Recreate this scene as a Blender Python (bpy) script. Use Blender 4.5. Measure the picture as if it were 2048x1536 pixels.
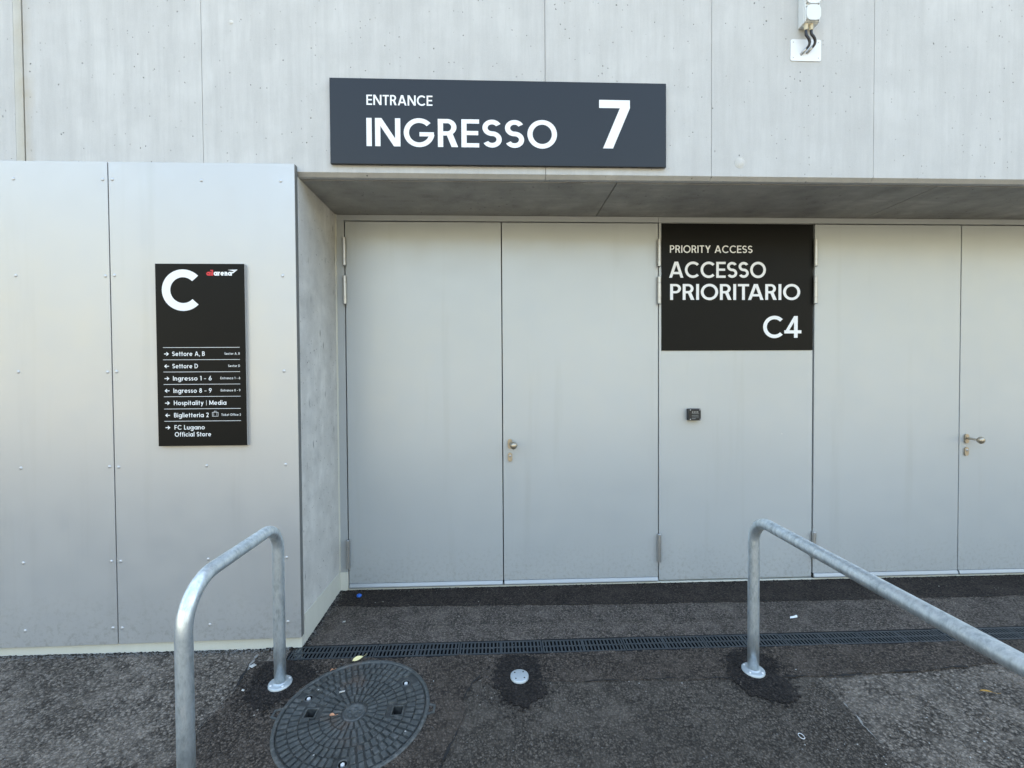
import bpy, bmesh, math, random
import numpy as np
from mathutils import Vector, Matrix

random.seed(7)
RNG = np.random.default_rng(11)
for _o in list(bpy.data.objects):
    bpy.data.objects.remove(_o)
SC = bpy.context.scene
COL = SC.collection
R = math.radians

# ------------------------------------------------------------------ camera
cam_d = bpy.data.cameras.new('camera')
cam = bpy.data.objects.new('camera', cam_d)
COL.objects.link(cam)
_r = Vector((0.99934545, -0.03566843, -0.00603592))
_u = Vector((0.00666685, 0.01759631, 0.99982295))
_f = Vector((0.03555591, 0.99920875, -0.01782259))
m = Matrix.Identity(4)
for i in range(3):
    m[i][0] = _r[i]; m[i][1] = _u[i]; m[i][2] = -_f[i]
EYE = 1.5915
m.translation = Vector((0, -3.2965, EYE))
cam.matrix_world = m
cam_d.sensor_width = 36.0
cam_d.lens = 870.0 / 2048 * 36.0
cam_d.clip_start = 0.02
cam_d.clip_end = 3000
SC.camera = cam

# ------------------------------------------------------------------ light
SUN_EL, SUN_ROT = R(48), R(14)
world = bpy.data.worlds.new('World')
SC.world = world
world.use_nodes = True
wn = world.node_tree
for n in list(wn.nodes):
    wn.nodes.remove(n)
sky = wn.nodes.new('ShaderNodeTexSky')
sky.sky_type = 'NISHITA'
sky.sun_disc = False
sky.sun_elevation = SUN_EL
sky.sun_rotation = SUN_ROT
sky.air_density = 1.0
sky.dust_density = 2.0
sky.ozone_density = 1.0
bg = wn.nodes.new('ShaderNodeBackground')
bg.inputs['Strength'].default_value = 0.12
wo = wn.nodes.new('ShaderNodeOutputWorld')
wn.links.new(sky.outputs[0], bg.inputs[0])
wn.links.new(bg.outputs[0], wo.inputs[0])

sd = bpy.data.lights.new('sun', 'SUN')
sd.energy = 4.0
sd.angle = R(0.5)
sd.color = (1.0, 0.95, 0.88)
sun = bpy.data.objects.new('sun', sd)
COL.objects.link(sun)
# the sun stands behind the building, so the whole entrance lies in open shade
_sv = Vector((math.sin(SUN_ROT) * math.cos(SUN_EL), math.cos(SUN_ROT) * math.cos(SUN_EL), math.sin(SUN_EL)))
sun.rotation_euler = _sv.to_track_quat('Z', 'Y').to_euler()
sun.location = (0, 30, 30)

SC.cycles.max_bounces = 6
SC.cycles.diffuse_bounces = 4
SC.cycles.glossy_bounces = 3
SC.cycles.caustics_reflective = False
SC.cycles.caustics_refractive = False
SC.view_settings.view_transform = 'Standard'
SC.view_settings.look = 'None'
SC.view_settings.gamma = 1.0
SC.view_settings.use_curve_mapping = False
SC.view_settings.exposure = 3.27
SC.view_settings.use_white_balance = True
SC.view_settings.white_balance_temperature = 7850
SC.view_settings.white_balance_tint = 3.5

# ------------------------------------------------------------------ helpers
ORIGIN = {}


def tag(o, label=None, cat=None, group=None, kind=None):
    if label: o['label'] = label
    if cat: o['category'] = cat
    if group: o['group'] = group
    if kind: o['kind'] = kind
    return o


def thing(name, label, cat, loc, group=None):
    o = bpy.data.objects.new(name, None)
    o.empty_display_size = 0.1
    COL.objects.link(o)
    o.location = loc
    ORIGIN[o.name] = Vector(loc)
    return tag(o, label, cat, group)


class MB:
    """collects world-space geometry; build() links it as one mesh object"""
    def __init__(s):
        s.bm = bmesh.new()

    def box(s, x0, x1, y0, y1, z0, z1, bev=0.0, seg=2):
        vs = [s.bm.verts.new(p) for p in ((x0, y0, z0), (x1, y0, z0), (x1, y1, z0), (x0, y1, z0),
                                          (x0, y0, z1), (x1, y0, z1), (x1, y1, z1), (x0, y1, z1))]
        fs = [s.bm.faces.new([vs[i] for i in q]) for q in
              ((0, 3, 2, 1), (4, 5, 6, 7), (0, 1, 5, 4), (1, 2, 6, 5), (2, 3, 7, 6), (3, 0, 4, 7))]
        if bev > 0:
            es = list({e for f in fs for e in f.edges})
            bmesh.ops.bevel(s.bm, geom=es, offset=bev, segments=seg, affect='EDGES', profile=0.5)
        return s

    def poly(s, pts):
        try:
            s.bm.faces.new([s.bm.verts.new(p) for p in pts])
        except ValueError:
            pass
        return s

    def prism(s, pts, axis, a, b):
        """2-D polygon extruded along an axis ('x': pts are (y,z); 'y': (x,z); 'z': (x,y))"""
        def P(q, t):
            return {'x': (t, q[0], q[1]), 'y': (q[0], t, q[1]), 'z': (q[0], q[1], t)}[axis]
        va = [s.bm.verts.new(P(q, a)) for q in pts]
        vb = [s.bm.verts.new(P(q, b)) for q in pts]
        fs = [s.bm.faces.new(va), s.bm.faces.new(vb[::-1])]
        n = len(pts)
        for i in range(n):
            fs.append(s.bm.faces.new((va[i], vb[i], vb[(i + 1) % n], va[(i + 1) % n])))
        bmesh.ops.recalc_face_normals(s.bm, faces=fs)
        return s

    def lathe(s, prof, c, axis=(0, 0, 1), n=24, smooth=True):
        """profile of (radius, height) about an axis through c"""
        ax = Vector(axis).normalized()
        t = ax.orthogonal().normalized(); b = ax.cross(t)
        c = Vector(c)
        rings = []
        for r, h in prof:
            if r < 1e-6:
                rings.append([s.bm.verts.new(c + ax * h)])
            else:
                rings.append([s.bm.verts.new(c + ax * h + (t * math.cos(2 * math.pi * k / n) + b * math.sin(2 * math.pi * k / n)) * r) for k in range(n)])
        fs = []
        for i in range(len(rings) - 1):
            A, B = rings[i], rings[i + 1]
            for k in range(n):
                k2 = (k + 1) % n
                if len(A) == 1 and len(B) > 1: q = (A[0], B[k], B[k2])
                elif len(B) == 1 and len(A) > 1: q = (A[k], A[k2], B[0])
                elif len(A) > 1: q = (A[k], A[k2], B[k2], B[k])
                else: continue
                f = s.bm.faces.new(q); f.smooth = smooth; fs.append(f)
        bmesh.ops.recalc_face_normals(s.bm, faces=fs)
        return s

    def tube(s, pts, r, n=16, smooth=True):
        pts = [Vector(p) for p in pts]
        rr = r if isinstance(r, (list, tuple)) else [r] * len(pts)
        prev = None; rings = []
        for i, p in enumerate(pts):
            d = (pts[min(i + 1, len(pts) - 1)] - pts[max(i - 1, 0)]).normalized()
            if prev is None:
                t = d.orthogonal().normalized()
            else:
                t = (prev - d * prev.dot(d)).normalized()
            prev = t; b = d.cross(t)
            rings.append([s.bm.verts.new(p + (t * math.cos(2 * math.pi * k / n) + b * math.sin(2 * math.pi * k / n)) * rr[i]) for k in range(n)])
        fs = []
        for A, B in zip(rings, rings[1:]):
            for k in range(n):
                f = s.bm.faces.new((A[k], A[(k + 1) % n], B[(k + 1) % n], B[k])); f.smooth = smooth; fs.append(f)
        fs.append(s.bm.faces.new(rings[0][::-1])); fs.append(s.bm.faces.new(rings[-1]))
        bmesh.ops.recalc_face_normals(s.bm, faces=fs)
        return s

    def build(s, name, mat, parent=None, kind=None, origin=None):
        root = parent
        while root is not None and root.parent is not None:
            root = root.parent
        org = Vector(origin) if origin is not None else (ORIGIN[root.name] if root is not None and root.name in ORIGIN else Vector((0, 0, 0)))
        bmesh.ops.translate(s.bm, verts=s.bm.verts, vec=-org)
        me = bpy.data.meshes.new(name)
        s.bm.to_mesh(me); s.bm.free()
        me.materials.append(mat)
        o = bpy.data.objects.new(name, me)
        COL.objects.link(o)
        if parent is not None:
            o.parent = parent
            if origin is not None:
                o.location = Vector(origin) - ORIGIN[root.name]
        else:
            o.location = org
            ORIGIN[o.name] = org.copy()
        if kind: o['kind'] = kind
        return o


def share(src, name, parent, loc):
    """another object with the same mesh at a place given in world space"""
    o = bpy.data.objects.new(name, src.data)
    COL.objects.link(o)
    root = parent
    while root is not None and root.parent is not None:
        root = root.parent
    o.parent = parent
    o.location = Vector(loc) - (ORIGIN[root.name] if root is not None else Vector())
    return o


# ------------------------------------------------------------------ materials
class NT:
    def __init__(s, name):
        s.m = bpy.data.materials.new(name); s.m.use_nodes = True
        s.t = s.m.node_tree
        s.b = s.t.nodes['Principled BSDF']
        s.tc = s.t.nodes.new('ShaderNodeNewGeometry')
        s.pos = s.tc.outputs['Position']

    def new(s, k, **kw):
        n = s.t.nodes.new(k)
        for a, v in kw.items():
            setattr(n, a, v)
        return n

    def link(s, a, b):
        s.t.links.new(a, b)

    def scaled(s, sc):
        n = s.new('ShaderNodeMapping'); n.inputs['Scale'].default_value = sc
        s.link(s.pos, n.inputs[0]); return n.outputs[0]

    def noise(s, scale, detail=4, rough=0.55, vec=None, dist=0.0):
        n = s.new('ShaderNodeTexNoise')
        n.inputs['Scale'].default_value = scale; n.inputs['Detail'].default_value = detail
        n.inputs['Roughness'].default_value = rough; n.inputs['Distortion'].default_value = dist
        s.link(vec if vec is not None else s.pos, n.inputs['Vector'])
        return n.outputs[0]

    def vor(s, scale, vec=None, feature='F1', rnd=1.0):
        n = s.new('ShaderNodeTexVoronoi'); n.feature = feature
        n.inputs['Scale'].default_value = scale; n.inputs['Randomness'].default_value = rnd
        s.link(vec if vec is not None else s.pos, n.inputs['Vector'])
        return n

    def ramp(s, fac, stops):
        n = s.new('ShaderNodeValToRGB')
        e = n.color_ramp.elements
        while len(e) < len(stops): e.new(0.5)
        for el, (p, c) in zip(e, stops):
            el.position = p
            el.color = (c, c, c, 1) if isinstance(c, (int, float)) else (*c, 1)
        s.link(fac, n.inputs[0])
        return n.outputs[0]

    def mix(s, fac, a, b, mode='MIX'):
        n = s.new('ShaderNodeMix', data_type='RGBA', blend_type=mode)
        for v, i in ((fac, 0), (a, 6), (b, 7)):
            if hasattr(v, 'is_linked') or hasattr(v, 'links'):
                s.link(v, n.inputs[i])
            elif isinstance(v, (tuple, list)):
                n.inputs[i].default_value = (*v, 1)
            else:
                n.inputs[i].default_value = v if i == 0 else (v, v, v, 1)
        return n.outputs[2]

    def math(s, op, a, b=None):
        n = s.new('ShaderNodeMath', operation=op)
        for v, i in ((a, 0), (b, 1)):
            if v is None: continue
            if hasattr(v, 'links'): s.link(v, n.inputs[i])
            else: n.inputs[i].default_value = v
        return n.outputs[0]

    def set(s, key, v):
        i = s.b.inputs[key]
        if hasattr(v, 'links'): s.link(v, i)
        elif isinstance(v, (tuple, list)): i.default_value = (*v, 1)
        else: i.default_value = v
        return s

    def bump(s, h, dist=0.002, strength=1.0, prev=None):
        n = s.new('ShaderNodeBump')
        n.inputs['Distance'].default_value = dist; n.inputs['Strength'].default_value = strength
        s.link(h, n.inputs['Height'])
        if prev is not None: s.link(prev, n.inputs['Normal'])
        s.link(n.outputs[0], s.b.inputs['Normal'])
        return n.outputs[0]


def plain(name, col, rough=0.5, metal=0.0, spec=0.5):
    n = NT(name)
    n.set('Base Color', col).set('Roughness', rough).set('Metallic', metal).set('Specular IOR Level', spec)
    return n.m


def concrete(name, col, stain=False, streak=0.5, pores=True, axis='z', var=1.0, pitted=False):
    n = NT(name)
    big = n.noise(0.9, 5, 0.6)
    mid = n.noise(5.0, 6, 0.6)
    sc = {'z': (9, 9, 0.7), 'x': (1.6, 16, 16)}[axis]
    sf = {'z': (42, 42, 3.0), 'x': (7, 60, 60)}[axis]
    stf = n.noise(1.5, 4, 0.7, n.scaled(sf))
    stv = n.noise(1.6, 5, 0.65, n.scaled(sc))
    fine = n.noise(170, 3, 0.6)
    c = n.mix(n.ramp(big, [(0.3, 0), (0.75, 1)]), tuple(v * (1 - .10 * var) for v in col), tuple(min(1, v * (1 + .10 * var)) for v in col))
    c = n.mix(n.math('MULTIPLY', n.ramp(mid, [(0.38, 0), (0.66, 1)]), min(1, 0.5 * var)), c, tuple(v * max(.6, 1 - .16 * var) for v in col))
    c = n.mix(n.math('MULTIPLY', n.ramp(stv, [(0.42, 0), (0.68, 1)]), streak), c, tuple(v * .80 for v in col))
    c = n.mix(n.math('MULTIPLY', n.ramp(stf, [(0.48, 0), (0.72, 1)]), streak * .5), c, tuple(v * .78 for v in col))
    c = n.mix(n.math('MULTIPLY', n.ramp(fine, [(0.45, 0), (0.75, 1)]), 0.25), c, tuple(min(1, v * 1.15) for v in col))
    h = n.math('MULTIPLY', fine, 0.35)
    if pores:
        wob = n.new('ShaderNodeVectorMath', operation='ADD')
        nz = n.new('ShaderNodeTexNoise'); nz.inputs['Scale'].default_value = 60
        n.link(n.pos, nz.inputs['Vector'])
        sub = n.new('ShaderNodeVectorMath', operation='SCALE'); sub.inputs['Scale'].default_value = 0.012
        n.link(nz.outputs['Color'], sub.inputs[0])
        n.link(n.scaled((1, 1, 0.8)), wob.inputs[0]); n.link(sub.outputs[0], wob.inputs[1])
        tot = None
        for scale, lo, hi, keep in ((13, 0.040, 0.075, 0.55), (34, 0.07, 0.15, 0.70), (5.5, 0.022, 0.038, 0.5)):
            v = n.vor(scale, wob.outputs[0])
            dot = n.ramp(v.outputs['Distance'], [(lo, 1), (hi, 0)])
            sep = n.new('ShaderNodeSeparateColor'); n.link(v.outputs['Color'], sep.inputs[0])
            k = n.math('GREATER_THAN', sep.outputs[0], keep)
            d = n.math('MULTIPLY', dot, k)
            tot = d if tot is None else n.math('MAXIMUM', tot, d)
        clus = n.ramp(n.noise(2.6, 4, 0.6), [(0.34, 0.15), (0.58, 1.0)])
        tot = n.math('MULTIPLY', tot, clus)
        c = n.mix(n.math('MULTIPLY', tot, 0.85), c, (0.07, 0.07, 0.065))
        h = n.math('SUBTRACT', h, n.math('MULTIPLY', tot, 2.0))
    if pitted:
        v = n.vor(15, n.scaled((1.3, 1.3, 0.40)))
        sp_ = n.new('ShaderNodeSeparateColor'); n.link(v.outputs['Color'], sp_.inputs[0])
        pk = n.math('MULTIPLY', n.ramp(v.outputs['Distance'], [(0.07, 1), (0.20, 0)]), n.math('GREATER_THAN', sp_.outputs[0], .45))
        pk = n.math('MULTIPLY', pk, n.ramp(n.noise(3.5, 4, .6, n.scaled((1, 1, .5))), [(.44, 0), (.60, 1)]))
        c = n.mix(n.math('MULTIPLY', pk, .70), c, (.13, .13, .13))
        h = n.math('SUBTRACT', h, n.math('MULTIPLY', pk, 2.0))
    if stain:
        # rust-brown run-off along the wide joint at the left
        sp = n.new('ShaderNodeSeparateXYZ'); n.link(n.pos, sp.inputs[0])
        dx = n.math('ABSOLUTE', n.math('ADD', sp.outputs[0], 2.752))
        wob2 = n.math('MULTIPLY', n.noise(3.0, 4), 0.12)
        msk = n.ramp(n.math('SUBTRACT', n.math('ADD', dx, 0.055), wob2), [(0.0, 1), (0.055, 0)])
        patch = n.ramp(n.noise(2.1, 5, 0.6, n.scaled((1, 1, 1.4))), [(0.40, 0.25), (0.62, 1)])
        c = n.mix(n.math('MULTIPLY', n.math('MULTIPLY', msk, patch), 0.75), c, (0.40, 0.34, 0.24))
    n.set('Base Color', c).set('Roughness', 0.82).set('Specular IOR Level', 0.3)
    n.bump(h, 0.0015, 0.6)
    return n.m


def asphalt(name, dark, light, tint=(1, 1, 1), scale=75, chips=0.0, rough=0.9, dust=0.0, relief=0.006):
    n = NT(name)
    wob = n.new('ShaderNodeVectorMath', operation='ADD')
    nz = n.new('ShaderNodeTexNoise'); nz.inputs['Scale'].default_value = scale * .8; nz.inputs['Detail'].default_value = 3
    n.link(n.pos, nz.inputs['Vector'])
    sub = n.new('ShaderNodeVectorMath', operation='SCALE'); sub.inputs['Scale'].default_value = 0.9 / scale
    n.link(nz.outputs['Color'], sub.inputs[0]); n.link(n.pos, wob.inputs[0]); n.link(sub.outputs[0], wob.inputs[1])
    v = n.vor(scale, wob.outputs[0])
    sep = n.new('ShaderNodeSeparateColor'); n.link(v.outputs['Color'], sep.inputs[0])
    v2 = n.vor(scale * 2.1, wob.outputs[0])
    sep2 = n.new('ShaderNodeSeparateColor'); n.link(v2.outputs['Color'], sep2.inputs[0])
    T = lambda k: tuple(k * t for t in tint)
    lit = n.mix(n.ramp(sep.outputs[0], [(0.15, 0), (0.97, 1)]), T(dark), T(light))
    lit = n.mix(n.math('MULTIPLY', n.math('GREATER_THAN', sep2.outputs[1], 0.66), 0.5), lit, T(light * 1.0))
    lit = n.mix(n.math('MULTIPLY', n.math('LESS_THAN', sep2.outputs[2], 0.30), 0.6), lit, T(dark * .40))
    lit = n.mix(n.ramp(v.outputs['Distance'], [(0.30, 0), (0.75, 0.85)]), lit, T(dark * .30))
    big = n.noise(1.1, 4, 0.62)
    mid = n.noise(7, 4, 0.65)
    lit = n.mix(n.ramp(big, [(0.36, 0.32), (0.56, 0)]), lit, T(dark * .8))
    lit = n.mix(n.math('MULTIPLY', n.ramp(mid, [(0.46, 0), (0.74, 1)]), 0.40 + dust), lit, T(light * .95))
    if chips:
        vc = n.vor(34, wob.outputs[0])
        sc = n.new('ShaderNodeSeparateColor'); n.link(vc.outputs['Color'], sc.inputs[0])
        k = n.math('MULTIPLY', n.math('GREATER_THAN', sc.outputs[2], 1 - chips), n.ramp(vc.outputs['Distance'], [(0.11, 1), (0.19, 0)]))
        lit = n.mix(n.math('MULTIPLY', k, 0.75), lit, (0.36, 0.33, 0.29))
    n.set('Base Color', lit).set('Roughness', rough).set('Specular IOR Level', 0.22)
    h = n.math('SUBTRACT', n.math('MULTIPLY', n.math('SUBTRACT', 1.0, v.outputs['Distance']), n.math('ADD', sep.outputs[1], 0.6)), n.math('MULTIPLY', v2.outputs['Distance'], 0.35))
    hh = n.math('ADD', n.math('MULTIPLY', h, relief), n.math('ADD', n.math('MULTIPLY', nz.outputs[0], 0.006), n.math('MULTIPLY', mid, 0.016)))
    n.bump(hh, 1.0, 1.0)
    return n.m


def paint(name, col, rough=0.35, metal=0.25, wave=0.35, dirt=0.0, splash=False):
    n = NT(name)
    big = n.noise(0.7, 3, 0.5)
    scr = n.noise(2.5, 6, 0.7, n.scaled((1, 1, 0.35)))
    c = n.mix(n.ramp(big, [(0.3, 0), (0.7, 1)]), tuple(v * .965 for v in col), tuple(v * 1.035 for v in col))
    if dirt:
        c = n.mix(n.math('MULTIPLY', n.ramp(scr, [(0.55, 0), (0.8, 1)]), dirt), c, tuple(v * .8 for v in col))
    if splash:
        # dried rain splash and grime close to the ground, a few scuffs and specks higher up
        sp = n.new('ShaderNodeSeparateXYZ'); n.link(n.pos, sp.inputs[0])
        fine = n.noise(38, 5, 0.75)
        lowm = n.ramp(sp.outputs[2], [(0.02, 1), (0.36, 0)])
        k = n.math('MULTIPLY', lowm, n.ramp(fine, [(0.50, 0), (0.66, 1)]))
        c = n.mix(n.math('MULTIPLY', k, 0.42), c, (.22, .20, .17))
        v = n.vor(3.1, n.scaled((1, 1, 1.3)))
        sc = n.new('ShaderNodeSeparateColor'); n.link(v.outputs['Color'], sc.inputs[0])
        d = n.math('MULTIPLY', n.ramp(v.outputs['Distance'], [(0.012, 1), (0.028, 0)]), n.math('GREATER_THAN', sc.outputs[0], .60))
        c = n.mix(n.math('MULTIPLY', d, 0.6), c, (.62, .62, .60))
        run = n.noise(7, 4, 0.6, n.scaled((1, 1, 0.06)))
        c = n.mix(n.math('MULTIPLY', n.ramp(run, [(0.58, 0), (0.74, 1)]), 0.14), c, (.30, .29, .26))
    n.set('Base Color', c).set('Metallic', metal)
    n.set('Roughness', n.ramp(n.noise(6, 4, 0.6), [(0.3, rough - .05), (0.7, rough + .06)]))
    if wave:
        n.bump(n.noise(1.1, 2, 0.4), 0.010 * wave, 1.0)
    return n.m


def galv(name):
    n = NT(name)
    v = n.vor(80, n.scaled((1, 1, 0.5)))
    sep = n.new('ShaderNodeSeparateColor'); n.link(v.outputs['Color'], sep.inputs[0])
    sw = n.noise(26, 5, 0.72, n.scaled((1, 1, 0.40)), 0.3)
    c = n.mix(n.ramp(sw, [(0.34, 0), (0.64, 1)]), (0.42, 0.49, 0.53), (0.80, 0.88, 0.93))
    c = n.mix(n.math('MULTIPLY', sep.outputs[0], 0.40), c, (0.80, 0.87, 0.91))
    scr = n.noise(48, 3, 0.7, n.scaled((1, 1, 0.25)), 0.4)
    c = n.mix(n.math('MULTIPLY', n.ramp(scr, [(0.58, 0), (0.68, 1)]), 0.40), c, (0.94, 0.97, 0.98))
    c = n.mix(n.math('MULTIPLY', n.ramp(n.noise(33, 3, 0.7, n.scaled((1, 1, 0.3))), [(0.60, 0), (0.70, 1)]), 0.28), c, (0.22, 0.26, 0.28))
    n.set('Base Color', c).set('Metallic', 0.8)
    n.set('Roughness', n.ramp(sw, [(0.3, 0.45), (0.7, 0.31)]))
    n.bump(n.noise(90, 2), 0.0006, 0.5)
    return n.m


def signface(name, col, rough, spec=0.5):
    n = NT(name)
    n.set('Base Color', col).set('Specular IOR Level', spec)
    n.set('Roughness', n.ramp(n.noise(3.5, 5, 0.6), [(0.3, rough - .015), (0.7, rough + .02)]))
    n.bump(n.noise(0.8, 1, 0.3), 0.006, 0.12)
    return n.m


M = {}
M['facade'] = concrete('facade_concrete', (0.54, 0.545, 0.54), stain=True, streak=0.62, var=1.05)
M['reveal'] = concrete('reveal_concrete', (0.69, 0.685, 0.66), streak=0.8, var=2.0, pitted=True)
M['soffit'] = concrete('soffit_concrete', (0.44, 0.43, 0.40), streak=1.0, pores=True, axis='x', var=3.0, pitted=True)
M['plinth'] = concrete('cream_plinth_coat', (0.62, 0.62, 0.555), streak=0.2, pores=False, var=0.5)
M['sealant'] = concrete('joint_mortar', (0.54, 0.54, 0.505), stain=True, streak=0.5, pores=False, var=1.4)
M['joint'] = plain('joint_dark', (0.05, 0.05, 0.05), 0.9)
M['panel'] = paint('cladding_paint', (0.465, 0.472, 0.475), 0.36, 0.36, 0.55, 0.0, True)
M['door'] = paint('door_paint', (0.445, 0.472, 0.484), 0.36, 0.22, 0.45, 0.1, True)
M['frame'] = paint('door_frame_paint', (0.41, 0.435, 0.45), 0.40, 0.15, 0.2)
M['strip'] = paint('drip_strip_aluminium', (0.36, 0.39, 0.42), 0.45, 0.3, 0.1)
M['rubber'] = plain('black_rubber', (0.012, 0.012, 0.012), 0.6)
M['gap'] = plain('dark_gap', (0.010, 0.010, 0.010), 0.9)
M['steel'] = paint('brushed_steel', (0.46, 0.46, 0.45), 0.36, 0.75, 0.0)
M['brass'] = paint('satin_nickel', (0.44, 0.38, 0.30), 0.37, 0.85, 0.0)
M['rivet'] = paint('rivet_head', (0.50, 0.51, 0.52), 0.40, 0.45, 0.0)
M['sign_slate'] = signface('sign_black_gloss', (0.014, 0.016, 0.020), 0.32, 0.34)
M['sign_black'] = signface('sign_black_satin', (0.0075, 0.0075, 0.007), 0.38, 0.11)
M['sign_edge'] = plain('sign_edge_aluminium', (0.5, 0.5, 0.5), 0.4, 0.5)
M['white'] = plain('white_vinyl', (0.82, 0.83, 0.84), 0.45)
M['red'] = plain('red_vinyl', (0.62, 0.02, 0.03), 0.45)
M['galv'] = galv('galvanised_steel')
M['flange'] = paint('zinc_flange', (0.44, 0.49, 0.52), 0.45, 0.45, 0.0, 0.5)
M['asph_old'] = asphalt('asphalt_old_coarse', 0.095, 0.320, (1, .85, .71), 66, chips=0.10, dust=0.15, relief=0.009)
M['asph_new'] = asphalt('asphalt_patch_fine', 0.060, 0.190, (1, .85, .71), 95, chips=0.02, relief=0.007)
M['asph_brown'] = asphalt('asphalt_patch_brownish', 0.050, 0.170, (1, .81, .67), 90, chips=0.02, relief=0.007)
M['asph_mid'] = asphalt('asphalt_strip_grey', 0.078, 0.245, (1, .84, .72), 95, chips=0.02, relief=0.007)
M['asph_door'] = asphalt('asphalt_strip_dark', 0.025, 0.085, (1, .80, .68), 100, chips=0.015, relief=0.005)
M['asph_fresh'] = asphalt('asphalt_fresh_tar', 0.017, 0.056, (1, .83, .76), 80, chips=0.01, rough=0.75, relief=0.011)
M['seam'] = plain('tar_seam', (0.010, 0.009, 0.009), 0.8)
M['pave'] = asphalt('far_paving', 0.16, 0.28, (1, .93, .82), 20, relief=0.002)
def iron(name, col, dust, rust=.5):
    n = NT(name)
    a = n.noise(9, 6, .65); b_ = n.noise(45, 4, .6)
    c = n.mix(n.ramp(a, [(.3, 0), (.7, 1)]), tuple(v * .75 for v in col), tuple(v * 1.3 for v in col))
    c = n.mix(n.math('MULTIPLY', n.ramp(b_, [(.48, 0), (.7, 1)]), dust), c, (.17, .17, .16))
    c = n.mix(n.math('MULTIPLY', n.ramp(n.noise(3.3, 5, .6), [(.60, 0), (.72, 1)]), rust), c, (.16, .085, .05))
    n.set('Base Color', c).set('Metallic', .25).set('Roughness', n.ramp(a, [(.3, .42), (.7, .62)]))
    n.bump(n.noise(160, 3), .0008, .6)
    return n.m


M['iron'] = iron('cast_iron', (0.062, 0.068, 0.068), .60)
M['mortar'] = concrete('mortar_residue', (.30, .29, .27), pores=False, var=2)
M['iron_field'] = iron('cast_iron_recess', (0.042, 0.044, 0.043), .35, .4)
M['grate'] = paint('drain_grate_iron', (0.036, 0.044, 0.050), 0.45, 0.2, 0.0, 0.4)
M['trough'] = plain('drain_trough', (0.005, 0.005, 0.006), 0.9)
M['bolt'] = plain('bolt_white_zinc', (0.75, 0.76, 0.77), 0.4, 0.3)
M['dirt'] = plain('pocket_dirt', (0.035, 0.02, 0.013), 0.95)
M['box'] = plain('white_plastic', (0.70, 0.72, 0.71), 0.45)
M['box_trim'] = plain('grey_plastic', (0.30, 0.31, 0.31), 0.5)
M['gland'] = plain('beige_gland', (0.62, 0.55, 0.40), 0.45)
M['hose'] = plain('black_hose', (0.012, 0.011, 0.015), 0.35)
M['plate'] = plain('white_plate', (0.78, 0.80, 0.82), 0.35)
M['key'] = plain('keypad_black', (0.012, 0.012, 0.014), 0.35)
M['trim'] = plain('dark_edge_trim', (.15, .155, .15), .6)
M['body'] = concrete('building_body_concrete', (0.42, 0.42, 0.41), pores=False)

# ------------------------------------------------------------------ ground
def gz(y):
    return -0.025 + 0.0415 * max(y, -4.5)


DR0, DR1 = -0.757, -0.628       # drain channel, front and back edge
DX0, DX1 = -1.243, 4.757
MHX, MHY, MHR = -0.714, -1.146, 0.366

g = MB()
xs = [-300, -40, -12, -6, -3, -1.6, DX0, -1.06, -0.36, 0.5, 1.7, 3, DX1, 8, 14, 40, 300]
ys = [320, 40, 12, 1.0, 0.02, -0.3, DR1, DR0, -0.80, -1.49, -2.2, -3.2, -4.5]
vs = {}
for i, x in enumerate(xs):
    for j, y in enumerate(ys):
        vs[i, j] = g.bm.verts.new((x, y, gz(y) if y < 0.02 else -0.0242))
for i in range(len(xs) - 1):
    for j in range(len(ys) - 1):
        if ys[j] == DR1 and xs[i] >= DX0 and xs[i + 1] <= DX1: continue
        if ys[j] == -0.80 and xs[i] == -1.06: continue
        g.bm.faces.new((vs[i, j], vs[i + 1, j], vs[i + 1, j + 1], vs[i, j + 1]))
bmesh.ops.recalc_face_normals(g.bm, faces=g.bm.faces)
far = g.bm.verts.new
ground = g.build('ground', M['asph_old'], kind='structure')
# level paved forecourt running on behind the photographer
g = MB()
zf_ = gz(-4.5)
# unseen slopes added behind the camera to block low sky and bounce warm light
hl = MB()
NX, NY = 60, 8
hv = {}
for i in range(NX + 1):
    for j in range(NY + 1):
        a = -math.pi * (i / NX); d_ = 130 + j * 40
        hx, hy = d_ * 1.3 * math.cos(a), d_ * math.sin(a)
        hz = zf_ - 1 + (j / NY) ** .8 * (145 + 16 * math.sin(a * 5.0) + 9 * math.sin(a * 13 + 1)) + random.uniform(-1.5, 1.5) * (j > 0)
        hv[i, j] = hl.bm.verts.new((hx, hy, hz))
for i in range(NX):
    for j in range(NY):
        hl.bm.faces.new((hv[i, j], hv[i, j + 1], hv[i + 1, j + 1], hv[i + 1, j])).smooth = True
bmesh.ops.recalc_face_normals(hl.bm, faces=hl.bm.faces)
hl.build('sky_blocking_slopes', plain('sky_blocker', (.10, .10, .078), .9), kind='structure')
g.poly([(-600, -4.5, zf_), (-600, -600, zf_), (600, -600, zf_), (600, -4.5, zf_)])
g.build('forecourt', M['pave'], kind='structure')


def ragged(pts, step=0.018, amp=0.006, closed=True):
    out = []
    n = len(pts)
    for i in range(n if closed else n - 1):
        a = Vector(pts[i]); b = Vector(pts[(i + 1) % n])
        d = b - a; L = d.length
        k = max(1, int(L / step)); nn = Vector((-d.y, d.x)) / max(L, 1e-6)
        ph = random.random() * 10
        for q in range(k):
            t = q / k
            w = amp * (math.sin(t * L * 9 + ph) * .8 + math.sin(t * L * 23 + ph * 2) * .5 + random.uniform(-1, 1) * .7)
            if q == 0: w *= .3
            out.append(a + d * t + nn * w)
    return out


PATCH = {}


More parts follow.
